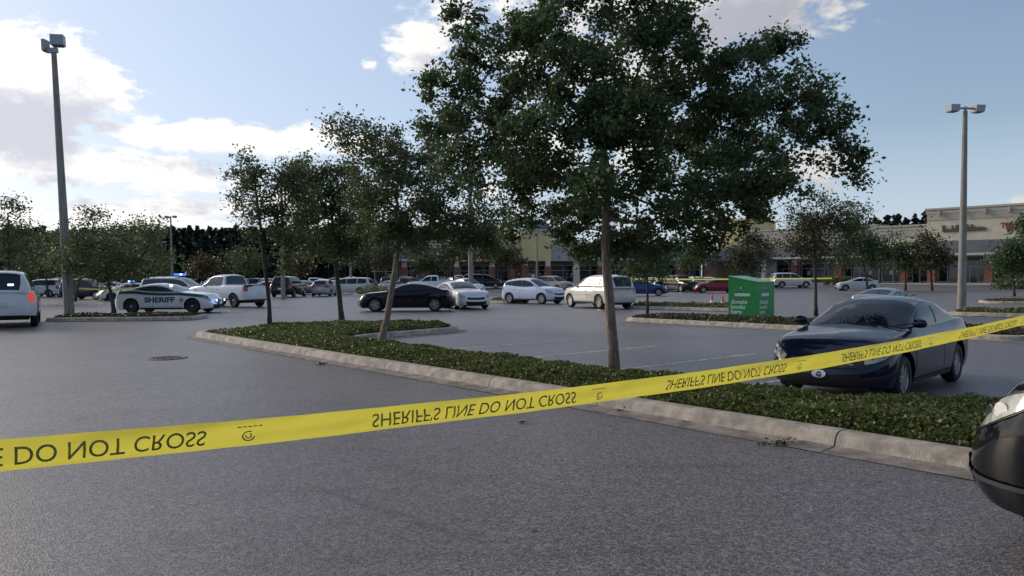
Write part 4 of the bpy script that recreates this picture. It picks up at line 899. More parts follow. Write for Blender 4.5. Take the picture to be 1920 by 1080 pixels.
lot_tree(955, 540, [(955, 475, 18, 14), (950, 488, 28, 12), (968, 492, 20, 8)], 90, 'palm-like brownish tree before the brick colonnade', 1700, .26, L_BROWN, .1, .8, 24)
for i, (px, py, w, d, lm, nm) in enumerate([(380, 505, 26, 100, L_BROWN, 'brownish'), (430, 500, 30, 104, L_FAR, 'olive'), (468, 495, 26, 98, L_SMALL, 'dull green'), (562, 500, 24, 96, L_BROWN, 'rusty'), (690, 490, 30, 98, L_FAR, 'yellow green'), (722, 485, 22, 94, L_FAR, 'pale green'), (800, 495, 26, 95, L_SMALL, 'grey green'), (850, 480, 30, 92, L_FAR, 'olive green'), (905, 470, 26, 90, L_BROWN, 'rusty green')]):
    lot_tree(px, 535, [(px, py - 12, w, 16), (px + 8, py, w, 12), (px - 9, py + 4, w * .8, 10)], d, f'{nm} small tree among the far parked cars, ' + ['left of the far twin pole row', 'second from the far left', 'behind the white pickup bed', 'above the black SUV', 'above the beige van', 'left of the leaning trunk', 'above the white pickup cab', 'left of the tall slim pole', 'left of the brick columns'][i], 1300, .3, lm, .1, 1.0, 22)
lot_tree(1975, 560, [(1950, 430, 40, 22), (1965, 460, 30, 22), (1925, 425, 14, 10)], 40, 'dark branch of a tree reaching in from the right edge', 2600, .15, L_MAIN, .1, .5, 34)

# pine forest far left and individual pines behind the shops
def pine_quads(x, y, h, r, n, s, base=.3, pw=.7):
    t = rng.uniform(0, 1, n); zz = h * (base + (1 - base) * t); rad = r * (1 - t) ** pw * (0.6 + .4 * np.sin(t * 40 + x)); a = rng.uniform(0, 2 * np.pi, n); q = np.sqrt(rng.uniform(.1, 1, n))
    C = np.stack([x + rad * q * np.cos(a), y + rad * q * np.sin(a), zz - rad * .25], 1); return leaf_quads(C, s, wid=.4)
Vs = []; m = MB()
for k in range(620):
    px = rng.uniform(-420, 900); d = rng.uniform(150, 185); v = P(px, 500, d); hh = (11.9 + rng.normal(0, .45)) * d / 165; Vs.append(pine_quads(v.x, d, hh, 3.2, 130, 1.35, .04)); m.tube([(v.x, d, 0), (v.x, d, hh * .9)], [.22, .05], 4, cap=False)
o = quads_mesh('pine_forest', np.concatenate(Vs), L_PINE); tag(o, 'dark pine forest closing the far left side of the lot', 'forest', kind='stuff')
o = m.build('pine_forest_trunks', M_BARKD); tag(o, 'bare dark pine trunks under the far forest canopy', 'forest', kind='stuff')
def bushes(px0, px1, d, h, n, label, lm):
    V_ = []
    for k in range(n):
        v = P(rng.uniform(px0, px1), 500, d + rng.uniform(-4, 4)); hh = h * rng.uniform(.7, 1.1); k2 = 160; u = rng.normal(size=(k2, 3)); u /= np.linalg.norm(u, axis=1)[:, None]; C = np.array([v.x, v.y, hh * .5]) + u * np.array([2.2, 2.0, hh * .5]) * (rng.uniform(.3, 1, k2) ** .4)[:, None]; V_.append(leaf_quads(C, .55, wid=.4))
    o = quads_mesh('woodland_edge', np.concatenate(V_), lm); tag(o, label, 'woodland', kind='stuff')
bushes(-260, 330, 118, 6.8, 60, 'dark scrubby woodland edge behind the left parked cars', L_SMALL)
def bushes_xy(x0, x1, y0, y1, h, n, label, lm):
    V_ = []
    for k in range(n):
        q = (k + .5) / n; x = x0 + (x1 - x0) * q; y = y0 + (y1 - y0) * q + rng.uniform(-3, 3); hh = h * rng.uniform(.75, 1.15); k2 = 260; u = rng.normal(size=(k2, 3)); u /= np.linalg.norm(u, axis=1)[:, None]; C = np.array([x, y, hh * .5]) + u * np.array([3.6, 3.0, hh * .5]) * (rng.uniform(.3, 1, k2) ** .4)[:, None]; V_.append(leaf_quads(C, 1.1, wid=.42))
    o = quads_mesh('woodland_edge', np.concatenate(V_), lm); tag(o, label, 'woodland', kind='stuff')  # serves only the unseen belt added behind the camera
Vs = []
for k in range(26):
    px = 1560 + 230 * (k + rng.uniform(0, 1)) / 26; d = rng.uniform(146, 160); v = P(px, 500, d); Vs.append(pine_quads(v.x, d, (P(px, 414, d).z) + rng.normal(0, .9), 2.2, 260, .7, .05, .6))
o = quads_mesh('pine_forest', np.concatenate(Vs), L_PINE); tag(o, 'ragged line of dark pines above the low shop roof at right', 'forest', kind='stuff')
bushes_xy(-75, 75, -26, -30, 10, 44, 'unseen belt of trees added behind the viewer to darken reflections', L_PINE)  # out of view, added so car paint reflects something darker than sky
pine_t = None
PX = [(1646, 412, 150), (1664, 404, 150), (1684, 402, 152), (1700, 410, 148), (1716, 408, 150), (1736, 396, 150), (1776, 395, 150), (1796, 399, 150), (1843, 388, 150), (1871, 386, 150), (1893, 388, 150), (1915, 383, 150), (1625, 420, 150)]
names = ['leftmost but one of the pines over the shop roof', 'third pine from the left over the low roof', 'tallest pine over the low shop roof', 'narrow pine right of the tallest one over the low roof', 'pine over the right end of the low roof', 'pine touching the left corner of the tall shop front', 'first pine top over the tall shop front', 'pine top just left of the right light pole', 'pine top just right of the right light pole', 'second pine top right of the light pole', 'third pine top right of the light pole', 'rightmost pine top at the photo edge', 'leftmost pine beside the dark green tree']
for (px, py, d), nm in zip(PX, names):
    v = P(px, py, d); hh = v.z; root = empty('pine_tree', (v.x, d, 0), 0, nm, 'pine tree', 'pines behind the shops'); m = MB(); m.tube([(0, 0, 0), (0, 0, hh * .95)], [.25, .06], 5); m.build('trunk', M_BARKD, root)
    V_ = pine_quads(0, 0, hh, 3.0, 1100, .62, .35, .42); o = quads_mesh('crown', V_, L_PINE, root); o['kind'] = 'stuff'

# ------------------------------------------------------------------ light poles
def light_pole(px, pyb, pyt, d, label, w=.2, heads='twin', yaw=0., lean=0., group='tall parking lot light poles', zb=0.):
    b_ = P(px, pyb, d); b_.z = zb; t_ = P(px, pyt, d); H_ = t_.z - zb; root = empty('light_pole', b_, R(yaw), label, 'light pole', group); root.rotation_euler = (0, lean, R(yaw)) if yaw == 0 else (0, 0, R(yaw))
    m = MB(); m.tube([(0, 0, -.1), (0, 0, H_ * .5), (0, 0, H_)], [w, w * .72, w * .5], 10); m.build('pole', M_POLE, root, smooth=True, sharp=60)
    gm = mat('lamp_housing', (.30, .32, .36), .45, metal=.3); 
    HS = .72
    if heads == 'twin':
        m = MB(); m.tube([(-.75, 0, H_ + .12), (.75, 0, H_ + .12)], .05, 8); m.tube([(0, 0, H_), (0, 0, H_ + .2)], .07, 8); m.build('bracket', gm, root)
        for sd in (1, -1):
            m = MB(); m.add([(sd * .5, -.28, H_ - .1), (sd * 1.08, -.28, H_ - .1), (sd * 1.08, .28, H_ - .1), (sd * .5, .28, H_ - .1), (sd * .46, -.32, H_ + .32), (sd * 1.12, -.32, H_ + .32), (sd * 1.12, .32, H_ + .32), (sd * .46, .32, H_ + .32)], [(0, 3, 2, 1) if sd > 0 else (0, 1, 2, 3), (4, 5, 6, 7) if sd > 0 else (7, 6, 5, 4), (0, 1, 5, 4), (1, 2, 6, 5), (2, 3, 7, 6), (3, 0, 4, 7)]); hd_ = m.build('lamp_head', gm, root); hd_.scale = (HS, HS, HS); hd_.location = (sd * .79 * (.82 - HS), 0, (H_ + .1) * (1 - HS))
            m = MB(); m.box((sd * .79, 0, H_ - .12), (.5, .48, .04)); m.build('lens', mat('dark_lens', (.05, .05, .06), .2), hd_)
    else:
        m = MB(); m.box((-.08, 0, H_ + .10), (.5, .2, .22)); m.build('bracket', gm, root)
        for (cx, cz, sx_, sz_, rz_) in ((.3, .72, .78, .66, .25), (-.52, .42, .22, .72, 0.)):
            m = MB(); m.box((cx, 0, H_ + cz), (sx_, .62, sz_), rz_); hd_ = m.build('lamp_head', gm, root); hd_.scale = (HS, HS, HS); hd_.location = (0, 0, (H_ + .1) * (1 - HS)); m = MB(); m.box((cx, -.0, H_ + cz - sz_ / 2 - .03), (sx_ * .8, .5, .06), rz_); m.build('lens', mat('dark_lens', (.05, .05, .06), .2), hd_)
    return root
lp = light_pole(130, 590, 98, 37, 'tall tapered concrete light pole at left with two boxy heads', .235, 'box', zb=.1)
lean_ang = -.029; lp.rotation_euler = (0, lean_ang, 0); lp.scale = (1, 1, 1)
light_pole(1803, 588, 208, 36.5, 'concrete light pole with twin square heads in front of the right shops', .20, 'twin', yaw=8, zb=.1)
light_pole(323, 530, 408, 112, 'far twin-head pole standing against the pine forest at left', .2, 'twin', yaw=-10)
light_pole(390, 530, 462, 160, 'smallest far pole in front of the dark pine forest', .2, 'twin', yaw=20)
light_pole(531, 540, 352, 62, 'pole hidden by crowns above the black SUV', .19)
light_pole(658, 535, 425, 92, 'slim pole among parked cars right of the dense young tree', .19)
light_pole(883, 556, 250, 54, 'pale pole rising right of the white sedan', .19)
light_pole(1007, 535, 425, 100, 'slim pole in front of the yellow shop wall', .17, zb=.4)
light_pole(305, 530, 455, 140, 'slender pole left of the far twin-head pole', .15)

# ------------------------------------------------------------------ donation bin
bc = G(1420, 606); bc = P(1421, 606, 30.2); yaw = R(-45)
bin_ = empty('donation_bin', (bc.x, bc.y, 0), yaw, 'bright green metal book donation bin with sloped lid and white lettering', 'donation bin')
# local: x along wide front, y deep; front corner at (0,0); front (left face) spans x -1.15..0, side face spans y 0..1.0
wF, dS, h0, h1 = 1.28, 1.35, 1.62, 1.38
def rotp(v, a): return (v[0] * math.cos(a) - v[1] * math.sin(a), v[0] * math.sin(a) + v[1] * math.cos(a), v[2])
m = MB(); V_ = [(-wF, 0, 0), (0, 0, 0), (0, dS, 0), (-wF, dS, 0), (-wF, 0, h0), (0, 0, h1), (0, dS, h1), (-wF, dS, h0)]
m.add(V_, [(0, 1, 5, 4), (1, 2, 6, 5), (2, 3, 7, 6), (3, 0, 4, 7), (0, 3, 2, 1), (4, 5, 6, 7)]); m.build('cabinet', M_BIN, bin_)
m = MB(); z_ = .035; m.add([(-wF - .03, -.03, h0 + .003), (.03, -.03, h1 + .003), (.03, dS + .03, h1 + .003), (-wF - .03, dS + .03, h0 + .003), (-wF - .03, -.03, h0 + z_), (.03, -.03, h1 + z_), (.03, dS + .03, h1 + z_), (-wF - .03, dS + .03, h0 + z_)], [(0, 1, 5, 4), (1, 2, 6, 5), (2, 3, 7, 6), (3, 0, 4, 7), (4, 5, 6, 7), (3, 2, 1, 0)]); m.build('lid', mat('bin_lid', (.10, .36, .16), .35), bin_)
M_PALEG = mat('pale_green_print', (.66, .80, .68), .5)
def bin_text(s, size, x, z, face, mt, nm='lettering', bold=.008, sx=1.):
    vs, fs = text_geo(s, size, bold, 'LEFT', sx=sx); m = MB()
    if face == 0: m.add([(x + a, -.006, z + b_) for a, b_, c_ in vs], fs)
    else: m.add([(.006, x + a, z + b_) for a, b_, c_ in vs], fs)
    m.build(nm, mt, bin_)['kind'] = 'stuff'
for face, x0, sx_ in ((0, -wF + .15, 1.08), (1, .15, 1.08)):
    for s, z in (('donate', .545), ('books', .345), ('here', .145)): bin_text(s, .235, x0 - .03, z, face, M_PALEG, bold=.0065, sx=sx_)
    m = MB(); 
    if face == 0: m.box((x0 + .47, -.004, .90), (.66, .02, .12))
    else: m.box((.004, x0 + .42, .90), (.02, .62, .12))
    m.build('slot_panel', M_PALEG, bin_)
    # small line of emblem strokes above the slot
    m = MB(); rr = np.random.default_rng(3)
    for k in range(15):
        hgt = rr.uniform(.03, .06); xx = x0 + .02 + k * .058
        if face == 0: m.box((xx, -.003, 1.04 + hgt / 2), (.03, .014, hgt))
        else: m.box((.003, xx, 1.04 + hgt / 2), (.014, .03, hgt))
    m.build('small_print', mat('faded_print', (.16, .42, .22), .5), bin_)
    m = MB(); m.lathe([(0, 0), (.035, 0), (.035, .01), (0, .01)], 12, 'Y', (x0 + .40, -.012, 1.17)) if face == 0 else m.box((.003, x0 + .42, 1.17), (.012, .06, .06)); m.build('emblem', M_PALEG, bin_)

# ------------------------------------------------------------------ cones
def cone(px, py, d, label):
    v = P(px, py, d); root = empty('traffic_cone', (v.x, d, 0), .3, label, 'traffic cone', 'orange traffic cones'); om = mat('cone_orange', (.75, .14, .08), .5)
    m = MB(); m.box((0, 0, .02), (.36, .36, .04)); m.build('base', om, root); m = MB(); m.lathe([(.13, .04), (.03, .70), (.0, .71)], 14); c_ = m.build('cone_body', om, root, smooth=True)
    m = MB(); m.lathe([(.098, .26), (.076, .40)], 14); m.build('collar', M_WHITE, c_)
cone(1335, 575, 40.5, 'orange cone with a pale collar, farther left of the two beside the bin')
cone(1355, 578, 38.0, 'orange cone with a pale collar right against the left side of the green bin')

# ------------------------------------------------------------------ shops
M_STUCCO = mat('stucco_cream', (.68, .59, .43), .9, var=.12, vscale=.8, bump=.2, bscale=30)
M_YEL = mat('stucco_yellow', (.68, .53, .26), .9, var=.1, vscale=.8)
M_TAUPE = mat('stucco_taupe', (.48, .42, .34), .9, var=.12, vscale=.8)
M_GREYW = mat('stucco_grey', (.42, .41, .38), .9, var=.1)
M_AWN = mat('awning_metal', (.125, .12, .13), .5, metal=.2, var=.15, vscale=.5)
M_ROOFB = mat('roof_slate', (.07, .075, .10), .7, var=.2)
M_FRAME = mat('window_frame', (.55, .54, .50), .5)
M_SHOPGLASS = mat('shop_glass', (.02, .022, .024), .08, spec=.8)
M_BLIND = mat('paper_poster', (.50, .47, .42), .8, var=.2, vscale=2)
M_SIGNR = mat('red_sign', (.32, .02, .015), .5); M_SIGNB = mat('brown_sign', (.10, .07, .05), .6)
M_SIDEW = mat('sidewalk', (.42, .40, .38), .85, var=.15)
def building(name, A, Bp, label):
    d = (Bp - A); L = d.length; root = empty(name, (A.x, A.y, gz(A.x, A.y) if A.y < 500 else 0), math.atan2(d.y, d.x), label, 'shop building'); root.location.z = .5; return root, L
def shop_run(root, x0, x1, H_, wallm, colm=M_BRICK, cols=None, band=None, awn=True, depth=18, cap=.5, arc_z=3.5, proj=0.0):
    """wall above the arcade, recessed glazing, brick columns. local y=0 facade, +y back"""
    m = MB(); m.box(((x0 + x1) / 2, depth / 2 - proj, arc_z + (H_ - arc_z) / 2), (x1 - x0, depth, H_ - arc_z)); m.build('wall', wallm, root)
    m = MB(); m.box(((x0 + x1) / 2, depth / 2 + 2.4, arc_z / 2 - .05), (x1 - x0, depth - 2, arc_z + .1)); m.build('inner_wall', M_TAUPE, root)
    m = MB()
    m.box(((x0 + x1) / 2, depth / 2 - proj, H_ + .12), (x1 - x0 + .5, depth + .5, .24)); m.box(((x0 + x1) / 2, -proj - .06, H_ - .3), (x1 - x0 + .25, .14, .36)); m.build('cornice', colm if False else mat('cornice_cream', (.50, .45, .36), .85), root)
    if band:
        m = MB(); m.box(((x0 + x1) / 2, -proj - .04, (band[0] + band[1]) / 2), (x1 - x0 - .02, .08, band[1] - band[0])); m.build('parapet_band', band[2], root)
    if awn:
        m = MB(); m.add([(x0 + .1, -proj - .02, 5.5), (x1 - .1, -proj - .02, 5.5), (x1 - .1, -proj - 1.5, 3.9), (x0 + .1, -proj - 1.5, 3.9), (x0 + .1, -proj - .02, 3.75), (x1 - .1, -proj - .02, 3.75), (x1 - .1, -proj - 1.5, 3.75), (x0 + .1, -proj - 1.5, 3.75)], [(3, 2, 1, 0), (7, 6, 2, 3), (4, 5, 6, 7), (0, 4, 7, 3), (1, 2, 6, 5)]); m.build('awning', M_AWN, root)
        m = MB(); m.box(((x0 + x1) / 2, -proj - 1.52, 3.72), (x1 - x0 - .1, .1, .24)); m.build('gutter_fascia', M_FRAME, root)
    for cx in (cols if cols is not None else np.arange(x0 + 1, x1, 6.5)):
        m = MB(); m.box((cx, .35 - proj, 1.35), (.95, .9, 2.7)); c_ = m.build('brick_column', colm, root); m = MB(); m.box((cx, .35 - proj, 3.1), (.7, .68, .85)); m.build('column_cap', M_STUCCO, c_)
    # glazing bays
    bays = max(1, int((x1 - x0) / 3.2)); bw = (x1 - x0) / bays
    for k in range(bays):
        cx = x0 + bw * (k + .5); m = MB(); m.box((cx, 2.36, 1.55), (bw - .35, .06, 2.7)); w_ = m.build('window', M_SHOPGLASS, root)
        m = MB(); 
        for q in (-.5, 0, .5): m.box((cx + q * (bw - .35), 2.30, 1.55), (.08, .08, 2.8))
        for z_ in (.2, 2.15, 2.9): m.box((cx, 2.298, z_), (bw - .3, .07, .07))
        m.build('frame', M_FRAME, w_)
        if random.random() < .6: m = MB(); m.box((cx + random.uniform(-.8, .6), 2.31, 1.5), (.45, .02, .6)); m.build('poster', M_BLIND, w_)
        if k % 3 == 1:
            m = MB(); m.box((cx - .4, 2.27, 1.1), (.95, .05, 2.2)); dr = m.build('door', M_SHOPGLASS, root); m = MB()
            for q in (-.47, .47): m.box((cx - .4 + q, 2.24, 1.1), (.07, .05, 2.2))
            m.box((cx - .4, 2.238, 2.18), (.95, .05, .08)); m.box((cx - .05, 2.2, 1.05), (.03, .04, .5)); m.build('frame', M_FRAME, dr)
def sign(root, s, size, x, z, mt, y=-.08, sx=1., nm='sign_lettering', proj=0.):
    vs, fs = text_geo(s, size, .02, 'LEFT', .05, sx); m = MB(); m.add([(x + a, y - proj - c_, z + b_) for a, b_, c_ in vs], fs); m.build(nm, mt, root)
Apt = P(1372, 520, 122); Bpt = P(2120, 520, 88); Apt.z = Bpt.z = 0
east, L = building('shop_building', Apt, Bpt, 'long cream shopping strip with tall parapet, brick columns and grey awnings at right')
def loc_x(px):   # distance along the facade line where a pixel column meets it
    d = ray(px, 520); A, Bv = Apt, Bpt; u = Bv - A
    # solve A + u t = k d (xy)
    det = u.x * (-d.y) + d.x * u.y; t = ((-A.x) * (-d.y) - (-d.x) * (-A.y)) / det
    return t * L
xs = {p: loc_x(p) for p in (1372, 1400, 1640, 1740, 1920)}
shop_run(east, xs[1400] + .02, xs[1640], 7.9, M_STUCCO, band=(6.5, 7.5, M_TAUPE))
shop_run(east, xs[1640] + .02, xs[1740] - .02, 7.6, M_STUCCO, band=(6.2, 7.2, M_TAUPE), cols=[xs[1740] - 3.0], awn=False)
# tall tower block
tx0, tx1 = xs[1740], L
cols_ = [loc_x(1856), loc_x(1740) + .6, loc_x(1965)]
shop_run(east, tx0, tx1, 9.55, M_STUCCO, band=(8.2, 9.25, M_TAUPE), cols=cols_, proj=.8)
m = MB()
for k in range(14):
    xx = tx0 + 1.5 + k * 2.6
    if xx < tx1 - 1: m.box((xx, -1.0, 9.1), (.22, .5, .7)); 
m.build('parapet_bracket', M_TAUPE, east)['kind'] = 'stuff'
sx_ = loc_x(1877)
sign(east, 'TIJUANA', .95, sx_, 6.85, M_SIGNR, proj=.8, y=-.12)
# brown unreadable script sign: two worn word shapes
m = MB(); rr = np.random.default_rng(5); xa, xb = loc_x(1772), loc_x(1852)
q = xa
while q < xb:
    w_ = rr.uniform(.22, .4); hh = rr.uniform(.35, .55) if rr.uniform() < .8 else .85
    m.box((q, -.92, 6.65 + hh / 2), (w_, .08, hh)); q += w_ * 1.02
m.build('script_sign', M_SIGNB, east)
# corner block at left end, yellow flank
m = MB(); m.box((xs[1372] + (xs[1400] - xs[1372]) / 2 - 1.2, 5, 4.9), (xs[1400] - xs[1372] + 2.4, 10, 9.8)); m.build('corner_tower', M_YEL, east)
m = MB(); cxx = xs[1372] + (xs[1400] - xs[1372]) / 2 - 1.2; m.box((cxx, 5, 9.95), (xs[1400] - xs[1372] + 3.0, 10.6, .3)); m.build('tower_cornice', M_STUCCO, east)
# gabled porch in front of the corner
m = MB(); x0_, x1_ = xs[1372] - 4.2, xs[1400] + 5.; zc = 3.4
m.add([(x0_, -4, zc), (x1_, -4, zc), (x1_, .5, zc), (x0_, .5, zc), ((x0_ + x1_) / 2 - 1.5, -.6, zc + 2.6), ((x0_ + x1_) / 2 + 1.5, -.6, zc + 2.6)], [(0, 1, 5, 4), (1, 2, 5), (2, 3, 4, 5), (3, 0, 4), (3, 2, 1, 0)]); m.build('hip_roof', M_ROOFB, east)
for cx in (x0_ + .5, x1_ - .5): m = MB(); m.box((cx, -3.6, 1.7), (.5, .5, 3.38)); m.build('porch_column', M_STUCCO, east)
m = MB(); m.box(((x0_ + x1_) / 2, .1, 1.7), (x1_ - x0_ - .4, .2, 3.38)); m.build('porch_wall', M_GREYW, east)
m = MB(); m.box((L / 2, -3.2, -.12 + .05), (L + 10, 6.4, .26)); m.build('sidewalk', M_SIDEW, east)
# west wing: colonnade behind the big trunk
A1 = P(700, 520, 112); B1 = P(1335, 520, 116); A1.z = B1.z = 0
west, L1 = building('shop_building', A1, B1, 'yellow and cream shopping strip with red brick columns behind the big tree')
def lw(px): d = ray(px, 520); return (P(px, 520, 113).x - A1.x)
shop_run(west, lw(700), lw(842), 6.3, M_STUCCO, cols=[lw(760), lw(800)])
shop_run(west, lw(842) + .02, lw(978), 6.9, M_YEL, cols=[lw(857), lw(923), lw(960)], awn=False, band=(5.9, 6.6, M_STUCCO), proj=.4)
shop_run(west, lw(978) + .02, lw(1034), 7.9, M_YEL, cols=[lw(985), lw(1028)], awn=False, proj=.9)
shop_run(west, lw(1034) + .02, lw(1090), 6.4, M_GREYW, cols=[lw(1083)], awn=False, colm=M_STUCCO, proj=.2)
shop_run(west, lw(1090) + .02, lw(1335), 6.0, M_STUCCO, cols=[lw(1130), lw(1215), lw(1226), lw(1282), lw(1337)])
m = MB()
for px in (915, 1018): x_ = lw(px); m.add([(x_ - 3, .5, 7.2), (x_ + 3, .5, 7.2), (x_ + 3, 6, 7.2), (x_ - 3, 6, 7.2), (x_, 3, 10.0)], [(0, 1, 4), (1, 2, 4), (2, 3, 4), (3, 0, 4), (3, 2, 1, 0)])
m.build('hip_roof', M_ROOFB, west)['kind'] = 'stuff'
m = MB(); m.box((L1 / 2, -2.5, -.07), (L1, 5, .26)); m.build('sidewalk', M_SIDEW, west)
# low hedges in front of the shops
def hedge(px0, px1, d, h, label, wid=1.2, z=.5):
    a, b_ = P(px0, 520, d), P(px1, 520, d); n = int((b_.x - a.x) * 130); C = np.stack([rng.uniform(a.x, b_.x, n), d + rng.uniform(-wid / 2, wid / 2, n), z + rng.uniform(.0, h, n) ** 1], 1); o = quads_mesh('hedge', leaf_quads(C, .26, up=.5, wid=.4), L_COVER); tag(o, label, 'hedge')
hedge(895, 962, 103, .7, 'low clipped hedge before the brick columns left of the crossover')
hedge(1545, 1600, 96, 1.0, 'dark clipped hedge left of the silver sedan before the shop doors')
hedge(1862, 1935, 84, 1.2, 'dark clipped hedge in front of the shop at the right edge', z=.0)
hedge(1225, 1300, 106, .9, 'low dark hedge before the arcade above the black SUV')

# ------------------------------------------------------------------ people far away by the shops
def person(px, d, shirt, trouser, label, h=1.74, rz=0.):
    x = P(px, 520, d).x; root = empty('person', (x, d, gz(x, d) + .06), rz, label, 'person', None)
    V = [(0, 0, .95), (0, 0, 1.2), (0, 0, 1.42), (0, 0, 1.52), (0, -.01, 1.66), (.19, 0, 1.40), (.25, .02, 1.12), (.26, -.06, .86), (-.19, 0, 1.40), (-.25, .0, 1.12), (-.24, -.1, .88), (.10, 0, .90), (.12, -.02, .50), (.13, .03, .06), (.13, -.12, .03), (-.10, 0, .90), (-.13, .03, .50), (-.14, .06, .06), (-.14, -.09, .03)]
    E = [(0, 1), (1, 2), (2, 3), (3, 4), (2, 5), (5, 6), (6, 7), (2, 8), (8, 9), (9, 10), (0, 11), (11, 12), (12, 13), (13, 14), (0, 15), (15, 16), (16, 17), (17, 18)]
    rad = [.15, .15, .16, .06, .105, .07, .05, .035, .07, .05, .035, .095, .07, .045, .04, .095, .07, .045, .04]
    me = bpy.data.meshes.new('body'); me.from_pydata(V, E, []); o = bpy.data.objects.new('body', me); COL.objects.link(o); md = o.modifiers.new('s', 'SKIN')
    for i, r_ in enumerate(rad): me.skin_vertices[0].data[i].radius = (r_, r_ * .8)
    me.skin_vertices[0].data[0].use_root = True; o.modifiers.new('u', 'SUBSURF').levels = 1
    dg = bpy.context.evaluated_depsgraph_get(); me2 = bpy.data.meshes.new_from_object(o.evaluated_get(dg)); bpy.data.objects.remove(o)
    me2.materials.clear(); sk = mat('skin', (.42, .25, .18), .6); hair = mat('dark_hair', (.02, .015, .01), .7)
    for mm in (shirt, trouser, sk, hair): me2.materials.append(mm)
    for p in me2.polygons:
        c = p.center; p.material_index = 1 if c.z < .98 and abs(c.x) < .235 else (0 if c.z < 1.47 and not (abs(c.x) > .2 and c.z < 1.15) else (3 if c.z > 1.70 or (c.y > .03 and c.z > 1.58) else 2)); p.use_smooth = True
    o = bpy.data.objects.new('body', me2); COL.objects.link(o); o.parent = root
    return root
S1, S2, S3, S4 = mat('dark_shirt', (.03, .03, .04), .9), mat('maroon_shirt', (.2, .03, .05), .9), mat('white_shirt', (.6, .6, .6), .9), mat('blue_shirt', (.05, .1, .3), .9); J1 = mat('dark_trousers', (.02, .022, .03), .9); J2 = mat('khaki_trousers', (.3, .25, .18), .9)
for px, s_, j_, lb in [(966, S2, J1, 'person in a maroon top standing left of the red column'), (973, S1, J1, 'person in dark clothes beside the one in maroon'), (1000, S3, J2, 'person in a white shirt under the yellow gable'), (1013, S1, J1, 'person in dark clothes right of the slim pole'), (1021, S1, J2, 'person in a dark top and khaki trousers before the right brick column'), (1063, S1, J1, 'person in dark clothes left in the grey doorway'), (1072, S4, J1, 'person in a blue shirt right in the grey doorway')]:
    person(px, 107, s_, j_, lb, rz=random.uniform(-1, 1))

# ------------------------------------------------------------------ tapes
def tape_mat():
    m = bpy.data.materials.new('yellow_tape_plastic'); m.use_nodes = True; t = m.node_tree; b = t.nodes['Principled BSDF']; out = t.nodes['Material Output']
    b.inputs['Base Color'].default_value = (.62, .53, .035, 1); b.inputs['Roughness'].default_value = .25
    n = N(t, 'ShaderNodeTexNoise'); n.inputs['Scale'].default_value = 3; n.inputs['Detail'].default_value = 3; tc_ = N(t, 'ShaderNodeTexCoord'); mp = N(t, 'ShaderNodeMapping'); mp.inputs['Scale'].default_value = (1.5, 1.5, 30); t.links.new(tc_.outputs['Object'], mp.inputs[0]); t.links.new(mp.outputs[0], n.inputs['Vector'])
    bn = N(t, 'ShaderNodeBump'); bn.inputs['Strength'].default_value = .5; bn.inputs['Distance'].default_value = .01; t.links.new(n.outputs[0], bn.inputs['Height']); t.links.new(bn.outputs[0], b.inputs['Normal'])
    tr = N(t, 'ShaderNodeBsdfTranslucent'); tr.inputs[0].default_value = (.80, .72, .10, 1); mx = N(t, 'ShaderNodeMixShader'); mx.inputs[0].default_value = .5; t.links.new(b.outputs[0], mx.inputs[1]); t.links.new(tr.outputs[0], mx.inputs[2]); t.links.new(mx.outputs[0], out.inputs[0]); return m
M_TAPE = tape_mat()
TW = .0765
cen = [(-.35, 0, 849), (0, 380, 832), (.5, None, 0), (1, 1080, 739), (2, 1475, 690), (3, 1729, 644), (4, 1906, 605)]
sS = []; sZ = []
for s, px, py in cen:
    if px is None: continue
    yd = 1.97 + .76 * s; v = P(px, py, yd); sS.append(s); sZ.append(v.z)
zf = np.polyfit(sS, sZ, 3)
def tape_c(s):
    return Vector((-.788 + 1.014 * s, 1.97 + .76 * s, float(np.polyval(zf, min(max(s, -.6), 4.6)) + (max(0, s - 4.6) * .12) + max(0, -.6 - s) * .05)))
def tape_p(s, v, off=0.):
    """v: 0 top .. 1 bottom"""
    c = tape_c(s); t = (tape_c(s + .02) - tape_c(s - .02)).normalized(); dn = Vector((0, 0, -1)); dn = (dn - t * dn.dot(t)).normalized(); nrm = t.cross(dn).normalized()
    if nrm.y > 0: nrm = -nrm
    tw = .16 + .10 * math.sin(s * 1.9); u = v - .5
    # gentle cup plus a fold along the lower edge
    fold = max(0, v - .80); cup = .30 * (u * u)
    p = c + dn * TW * (u * math.cos(tw) - fold * .12) + nrm * TW * (-u * math.sin(tw) - cup - fold * .5 + .022 * math.sin(s * 31 + v * 3 + 2 * math.sin(s * 5)) + .05 * math.sin(s * 9.3 + v * 6) + .014 * math.sin(s * 67 + v * 8) + .02 * math.sin(v * 9 + s * 2.2))
    return p + nrm * off
tape = empty('barrier_tape', tape_c(1), 0, 'yellow sheriff barrier tape stretched across the foreground, lettering upside down', 'barrier tape')
m = MB(); ss = np.linspace(-1.6, 6.2, 320); vv = np.linspace(0, 1, 13); o0 = tape_c(1)
m.grid([[tape_p(s, v) - o0 for v in vv] for s in ss]); m.build('tape_band', M_TAPE, tape, smooth=True, sharp=0)
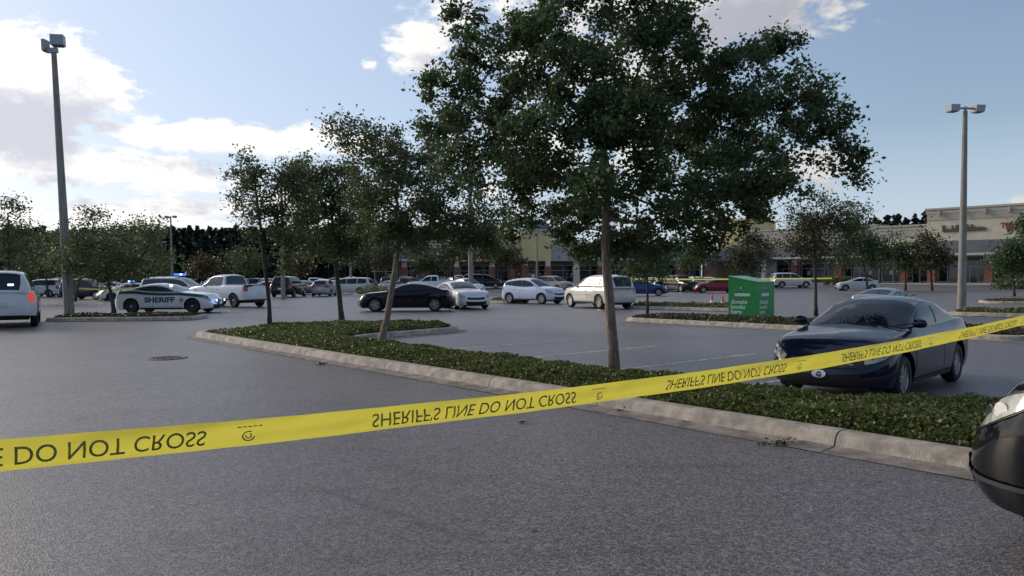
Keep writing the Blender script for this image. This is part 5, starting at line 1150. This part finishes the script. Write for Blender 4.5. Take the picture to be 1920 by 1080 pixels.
def tape_text(sstr, s0, s1, h, vtop, nm='lettering', bold=.004):
    vs, fs = text_geo(sstr, 1., bold); xs_ = [v[0] for v in vs]; x0, x1 = min(xs_), max(xs_); m = MB(); cap_h = .73
    out = []
    for a, b_, c_ in vs:
        s = s0 + (a - x0) / (x1 - x0) * (s1 - s0); v = vtop + (b_ / cap_h) * h; out.append(tape_p(s, v, .0012) - o0)   # y up maps downwards: vertical mirror
    m.add(out, fs); m.build(nm, M_TAPEPRINT, tape)
for k in range(-1, 5):
    tape_text("SHERIFF'S LINE DO NOT CROSS", k + .371, k + 1.0, .56, .25)
    # emblem: small ring with a swirl and a line of tiny marks
    c0 = k + 1.088; m = MB()
    ring = lambda r, q: tape_p(c0 + r * math.cos(q) * .75 / 1.267 * TW, .60 + r * math.sin(q) * .62, .0012) - o0
    def arc(r0, r1, q0, q1, n=12): m.grid([[ring(r0, q), ring(r1, q)] for q in np.linspace(q0, q1, n)])
    arc(.24, .31, .2, 5.2); arc(.10, .16, -1.2, 3.6)
    for q in range(5): u0 = c0 - .026 + q * .011; m.add([tape_p(u0, .22, .0012) - o0, tape_p(u0 + .008, .22, .0012) - o0, tape_p(u0 + .008, .26, .0012) - o0, tape_p(u0, .26, .0012) - o0], [(0, 1, 2, 3)])
    m.build('emblem', M_TAPEPRINT, tape)
def far_tape(pts, w, label):
    m = MB(); rows = []
    P_ = [P(*p) for p in pts]; n = 24
    for i in range(n + 1):
        q = i / n * (len(P_) - 1); j = min(int(q), len(P_) - 2); p = P_[j].lerp(P_[j + 1], q - j); rows.append([p + Vector((0, 0, w / 2)), p + Vector((0, .01, 0)), p - Vector((0, 0, w / 2))])
    m.grid(rows); o = m.build('barrier_tape', M_TAPE); tag(o, label, 'barrier tape')
far_tape([(146, 541, 60), (196, 543, 58), (250, 540, 57)], .11, 'thin yellow tape strung right of the left light pole before the dark SUV')
far_tape([(1146, 521, 55), (1215, 523, 57), (1300, 524, 60), (1560, 522, 66)], .10, 'thin yellow tape running across the lot behind the bin')
far_tape([(126, 592, 36.2), (108, 594, 35), (90, 598, 34.2), (76, 598, 34)], .10, 'slack yellow tape drooping beside the foot of the left light pole')
bpy.context.view_layer.update()
